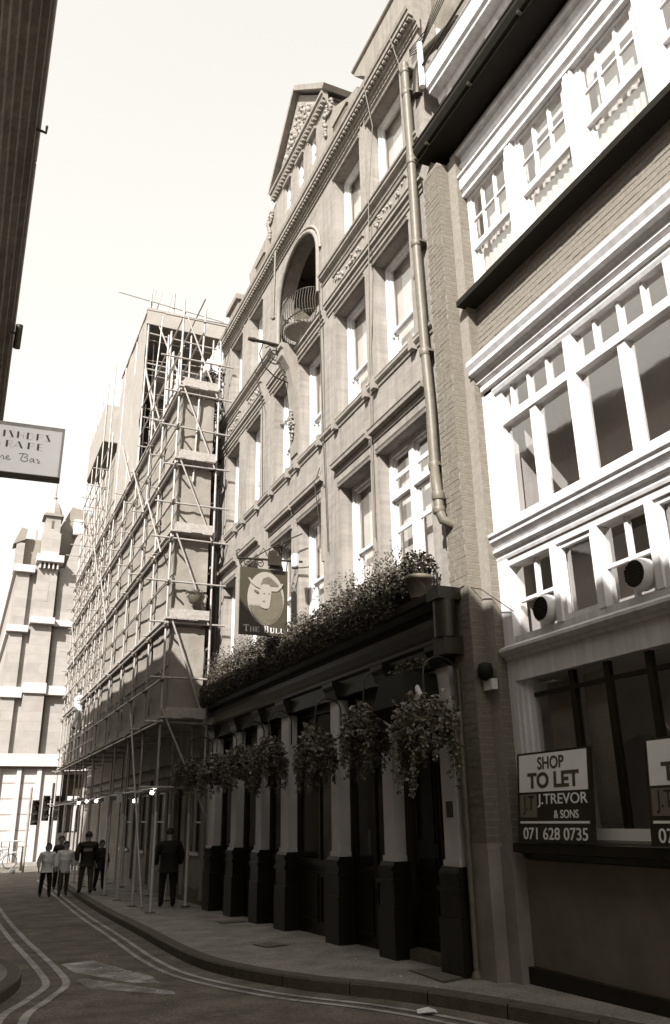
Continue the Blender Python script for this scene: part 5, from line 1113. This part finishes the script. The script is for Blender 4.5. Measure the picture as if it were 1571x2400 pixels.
for wx in (2.62, 1.75):
    q = MB(); q.tube([(wx+.3*math.cos(a), 42, gz+.31+.3*math.sin(a)) for a in [k*2*PI/20 for k in range(21)]], .018, 6, caps=False); wo_ = q.build('wheel', black, b)
    q = MB()
    for k in range(6): q.tube([(wx, 42, gz+.31), (wx+.29*math.cos(k*PI/3), 42, gz+.31+.29*math.sin(k*PI/3))], .005, 4)
    q.build('spoke', leadpipe, wo_)
q = MB()
for a_, b_ in (((2.62, .31), (2.5, .85)), ((2.5, .8), (2.05, .8)), ((2.05, .85), (2.15, .3)), ((2.15, .3), (2.52, .72)), ((2.15, .3), (1.75, .31)), ((1.75, .31), (2.05, .8)), ((2.5, .85), (2.55, .98))): q.tube([(a_[0], 42, gz+a_[1]), (b_[0], 42, gz+b_[1])], .016, 6)
q.box(1.97, 2.17, 41.95, 42.05, gz+.85, gz+.9); q.tube([(2.55, 41.8, gz+.98), (2.55, 42.2, gz+.98)], .012, 5); q.build('frame', iron, b)
t = thing('bollard', 'thin dark bollard standing beside the far railing', 'bollard', (2.95, 40, -.3)); q = MB(); q.tube([(2.96, 40, roadz(40)), (2.96, 40, .55)], [.05, .03], 8); q.build('post', iron, t); q = MB(); q.ball((2.96, 40, .58), .04, 6); q.build('cap', iron, t)
q = MB(); q.ball((2.5, 38, roadz(38)+.09), .13, 7); tag(q.build('carrier_bag', litter), 'white carrier bag on the ground near the bicycle', 'bag')

# ------------------------------------------------------------------ people
def skin_mesh(name, joints, edges, root, m, sub=1, parent=None, matf=None, mats=None):
    names = list(joints); idx = {n: i for i, n in enumerate(names)}
    me = bpy.data.meshes.new(name); me.from_pydata([joints[n][0] for n in names], [(idx[a], idx[b]) for a, b in edges], []); me.update()
    o = bpy.data.objects.new(name, me); COL.objects.link(o)
    sk = o.modifiers.new('s', 'SKIN'); sk.use_smooth_shade = True; sd_ = o.modifiers.new('d', 'SUBSURF'); sd_.levels = sub; sd_.render_levels = sub
    if not me.skin_vertices: me.skin_vertices.new()
    for n in names:
        v = me.skin_vertices[0].data[idx[n]]; r = joints[n][1]; v.radius = r if isinstance(r, tuple) else (r, r)
    me.skin_vertices[0].data[idx[root]].use_root = True
    dg = bpy.context.evaluated_depsgraph_get(); me2 = bpy.data.meshes.new_from_object(o.evaluated_get(dg)); bpy.data.objects.remove(o)
    me2.materials.clear()
    for mm in (mats or [m]): me2.materials.append(mm)
    for p in me2.polygons:
        p.use_smooth = True; p.material_index = matf(p.center) if matf else 0
    o = bpy.data.objects.new(name, me2); COL.objects.link(o); me2.name = name
    return o
def person(x, y, h, face, label, jm, tm, gait=0.0, armL=(.0, 0), armR=(0, 0), coat=0.42, broad=1.0, hairl=0.0, z=None):
    """face: heading in radians, 0 = walking away (+Y), pi = towards the camera; limbs in local x (right), y (forward), z; height 1 unit scaled by h"""
    z0 = pavz(y) if z is None else z
    t = thing('person', label, 'person', (x, y, z0)); t.rotation_euler = (0, 0, face)
    W = .105*broad
    g = gait
    J = {'pel': ((0, 0, .53), .058*broad), 'sp': ((0, 0, .63), .052*broad), 'ch': ((0, 0, .74), .052*broad), 'nk': ((0, 0, .835), .034), 'hd0': ((0, .008, .885), .045), 'hd': ((0, .012, .925), .060), 'ht': ((0, .008, .965), .048)}
    E = [('pel', 'sp'), ('sp', 'ch'), ('ch', 'nk'), ('nk', 'hd0'), ('hd0', 'hd'), ('hd', 'ht')]
    for s_, nm, st in ((-1, 'L', g), (1, 'R', -g)):
        J['hip'+nm] = ((s_*.045*broad, st*.1, .49), .058*broad); J['kn'+nm] = ((s_*.058*broad, st*.6+(.02 if st < 0 else 0.03*abs(st)), .28), .048); J['an'+nm] = ((s_*.06*broad, st*1.0-(.0 if st > 0 else .02), 0.045), .036); J['to'+nm] = ((s_*.068*broad, st*1.0+.075, .02), .02)
        E += [('pel', 'hip'+nm), ('hip'+nm, 'kn'+nm), ('kn'+nm, 'an'+nm), ('an'+nm, 'to'+nm)]
        sw, out = armL if nm == 'L' else armR
        J['sh'+nm] = ((s_*W*.98, 0, .785), .032); J['el'+nm] = ((s_*(W*1.16+out*.4), sw*.5-.01, .645), .026); J['wr'+nm] = ((s_*(W*1.12+out*.2), sw*1.0+.02, .525), .018); J['ha'+nm] = ((s_*(W*1.12+out*.2), sw*1.1+.03, .475), (.020, .012))
        E += [('ch', 'sh'+nm), ('sh'+nm, 'el'+nm), ('el'+nm, 'wr'+nm), ('wr'+nm, 'ha'+nm)]
        for k, dx in enumerate((-.012, -.004, .004, .012)):
            J['f%d%s' % (k, nm)] = ((s_*(W*1.12+out*.2), sw*1.1+.03+dx, .44+.004*abs(k-1.5)), .0055); E.append(('ha'+nm, 'f%d%s' % (k, nm)))
        J['th'+nm] = ((s_*(W*1.12+out*.2)-s_*.004, sw*1.1+.055, .47), .006); E.append(('ha'+nm, 'th'+nm))
    sc_ = lambda D: {k: (tuple(c*h for c in v[0]), tuple(r*h for r in v[1]) if isinstance(v[1], tuple) else v[1]*h) for k, v in D.items()}
    b = skin_mesh('body', sc_(J), E, 'pel', skin, 1, None, lambda c: 2 if c.z < .05*h else (1 if c.z < .56*h and abs(c.x) < .105*h*broad+.0 and not (c.z > .42*h and abs(c.x) > .095*h*broad) else 0), [skin, tm, shoe])
    b.parent = t
    K = {'hem': ((0, 0, coat), .092*broad), 'c0': ((0, 0, .56), .096*broad), 'c1': ((0, .0, .65), .100*broad), 'c2': ((0, 0, .735), .098*broad), 'c3': ((0, 0, .795), .066*broad), 'c4': ((0, .004, .838), .043)}
    EE = [('c0', 'hem'), ('c0', 'c1'), ('c1', 'c2'), ('c2', 'c3'), ('c3', 'c4')]
    for s_, nm in ((-1, 'L'), (1, 'R')):
        K['sh'+nm] = ((s_*W*.98, 0, .782), .044*broad)
        for a, r in (('el', .040*broad), ('wr', .030*broad)): K[a+nm] = (J[a+nm][0], r)
        EE += [('c3', 'sh'+nm), ('sh'+nm, 'el'+nm), ('el'+nm, 'wr'+nm)]
    j = skin_mesh('coat', sc_(K), EE, 'c0', jm, 2); j.parent = t
    q = MB(); rr = .068*h; c = (0, .006*h, .932*h); n = 10; vs = []; fs = []
    for i in range(7):
        th_ = PI/2*1.15*i/6
        for k in range(14):
            a = 2*PI*k/14; front = max(0, math.sin(a)); rad = rr*math.sin(th_)*(1-.04*front); zz2 = c[2]+rr*1.02*math.cos(th_) - (hairl*h*(i/6)**2*(1-front) if hairl else 0)
            zz2 = max(zz2, c[2]+(.030*h if front > .25 else -1)); vs.append((c[0]+rad*math.cos(a)*.92, c[1]+rad*math.sin(a), zz2))
    for i in range(6):
        for k in range(14): fs.append((i*14+k, i*14+(k+1) % 14, (i+1)*14+(k+1) % 14, (i+1)*14+k))
    q.add(vs, fs, 0, True); o = q.build('hair', hairm, None); o.parent = t
    q = MB(); q.ball((0, .078*h, .905*h), .009*h, 6)                                    # nose
    q.ball((-.062*h, .01*h, .912*h), .011*h, 5); q.ball((.062*h, .01*h, .912*h), .011*h, 5); o = q.build('face_details', skin, None); o.parent = t
    q = MB(); q.ball((-.022*h, .068*h, .925*h), .006*h, 5); q.ball((.022*h, .068*h, .925*h), .006*h, 5); q.box(-.018*h, .018*h, .066*h, .070*h, .878*h, .882*h); o = q.build('eyes_and_mouth', hairm, None); o.parent = t
    return t
person(4.28, 18.35, 1.54, R(-4), 'man in black coat seen from behind, standing among near scaffold poles', coat_b, trs_b, .02, (.04, .06), (.04, .06), .44, 1.25)
person(2.52, 25.0, 1.35, PI+.1, 'walker in pale jacket and dark trousers, leftmost on the road', coat_p, trs_b, .09, (.06, .05), (-.06, .05), .46, 1.15, .06, z=roadz(25))
person(2.98, 25.0, 1.38, PI, 'walker in belted pale coat beside the kerb, second from left', coat_p, trs_g, -.08, (-.03, .03), (.05, .03), .40, 1.2, .03, z=roadz(25))
person(3.36, 23.6, 1.50, .05, 'man in dark jacket and grey trousers walking away at the kerb', coat_d, trs_g, .08, (-.05, .10), (.05, .03), .47, 1.25)
person(3.86, 24.6, 1.28, PI+.5, 'shorter person in dark coat partly hidden by a scaffold pole', coat_d, trs_b, .04, (.05, .05), (.05, .08), .38, 1.2, .05)
person(3.12, 27.5, 1.5, PI, 'figure in dark clothes just behind the belted coat walker', coat_d, trs_b, .05, (.03, .02), (.03, .02), .45, 1.0, z=roadz(27))
person(1.9, 42.1, 1.5, PI/2*-1, 'cyclist in pale shirt standing at the bicycle, far left', coat_p, trs_b, .05, (.2, .02), (.2, .02), .5, 1.0, z=roadz(42))
wkr = person(3.62, 30.8, 1.45, R(-70), 'workman in pale trousers crouched forward on the far scaffold lift', coat_p, wt, .12, (.2, .0), (.25, .0), .5, 1.0, z=4.62)
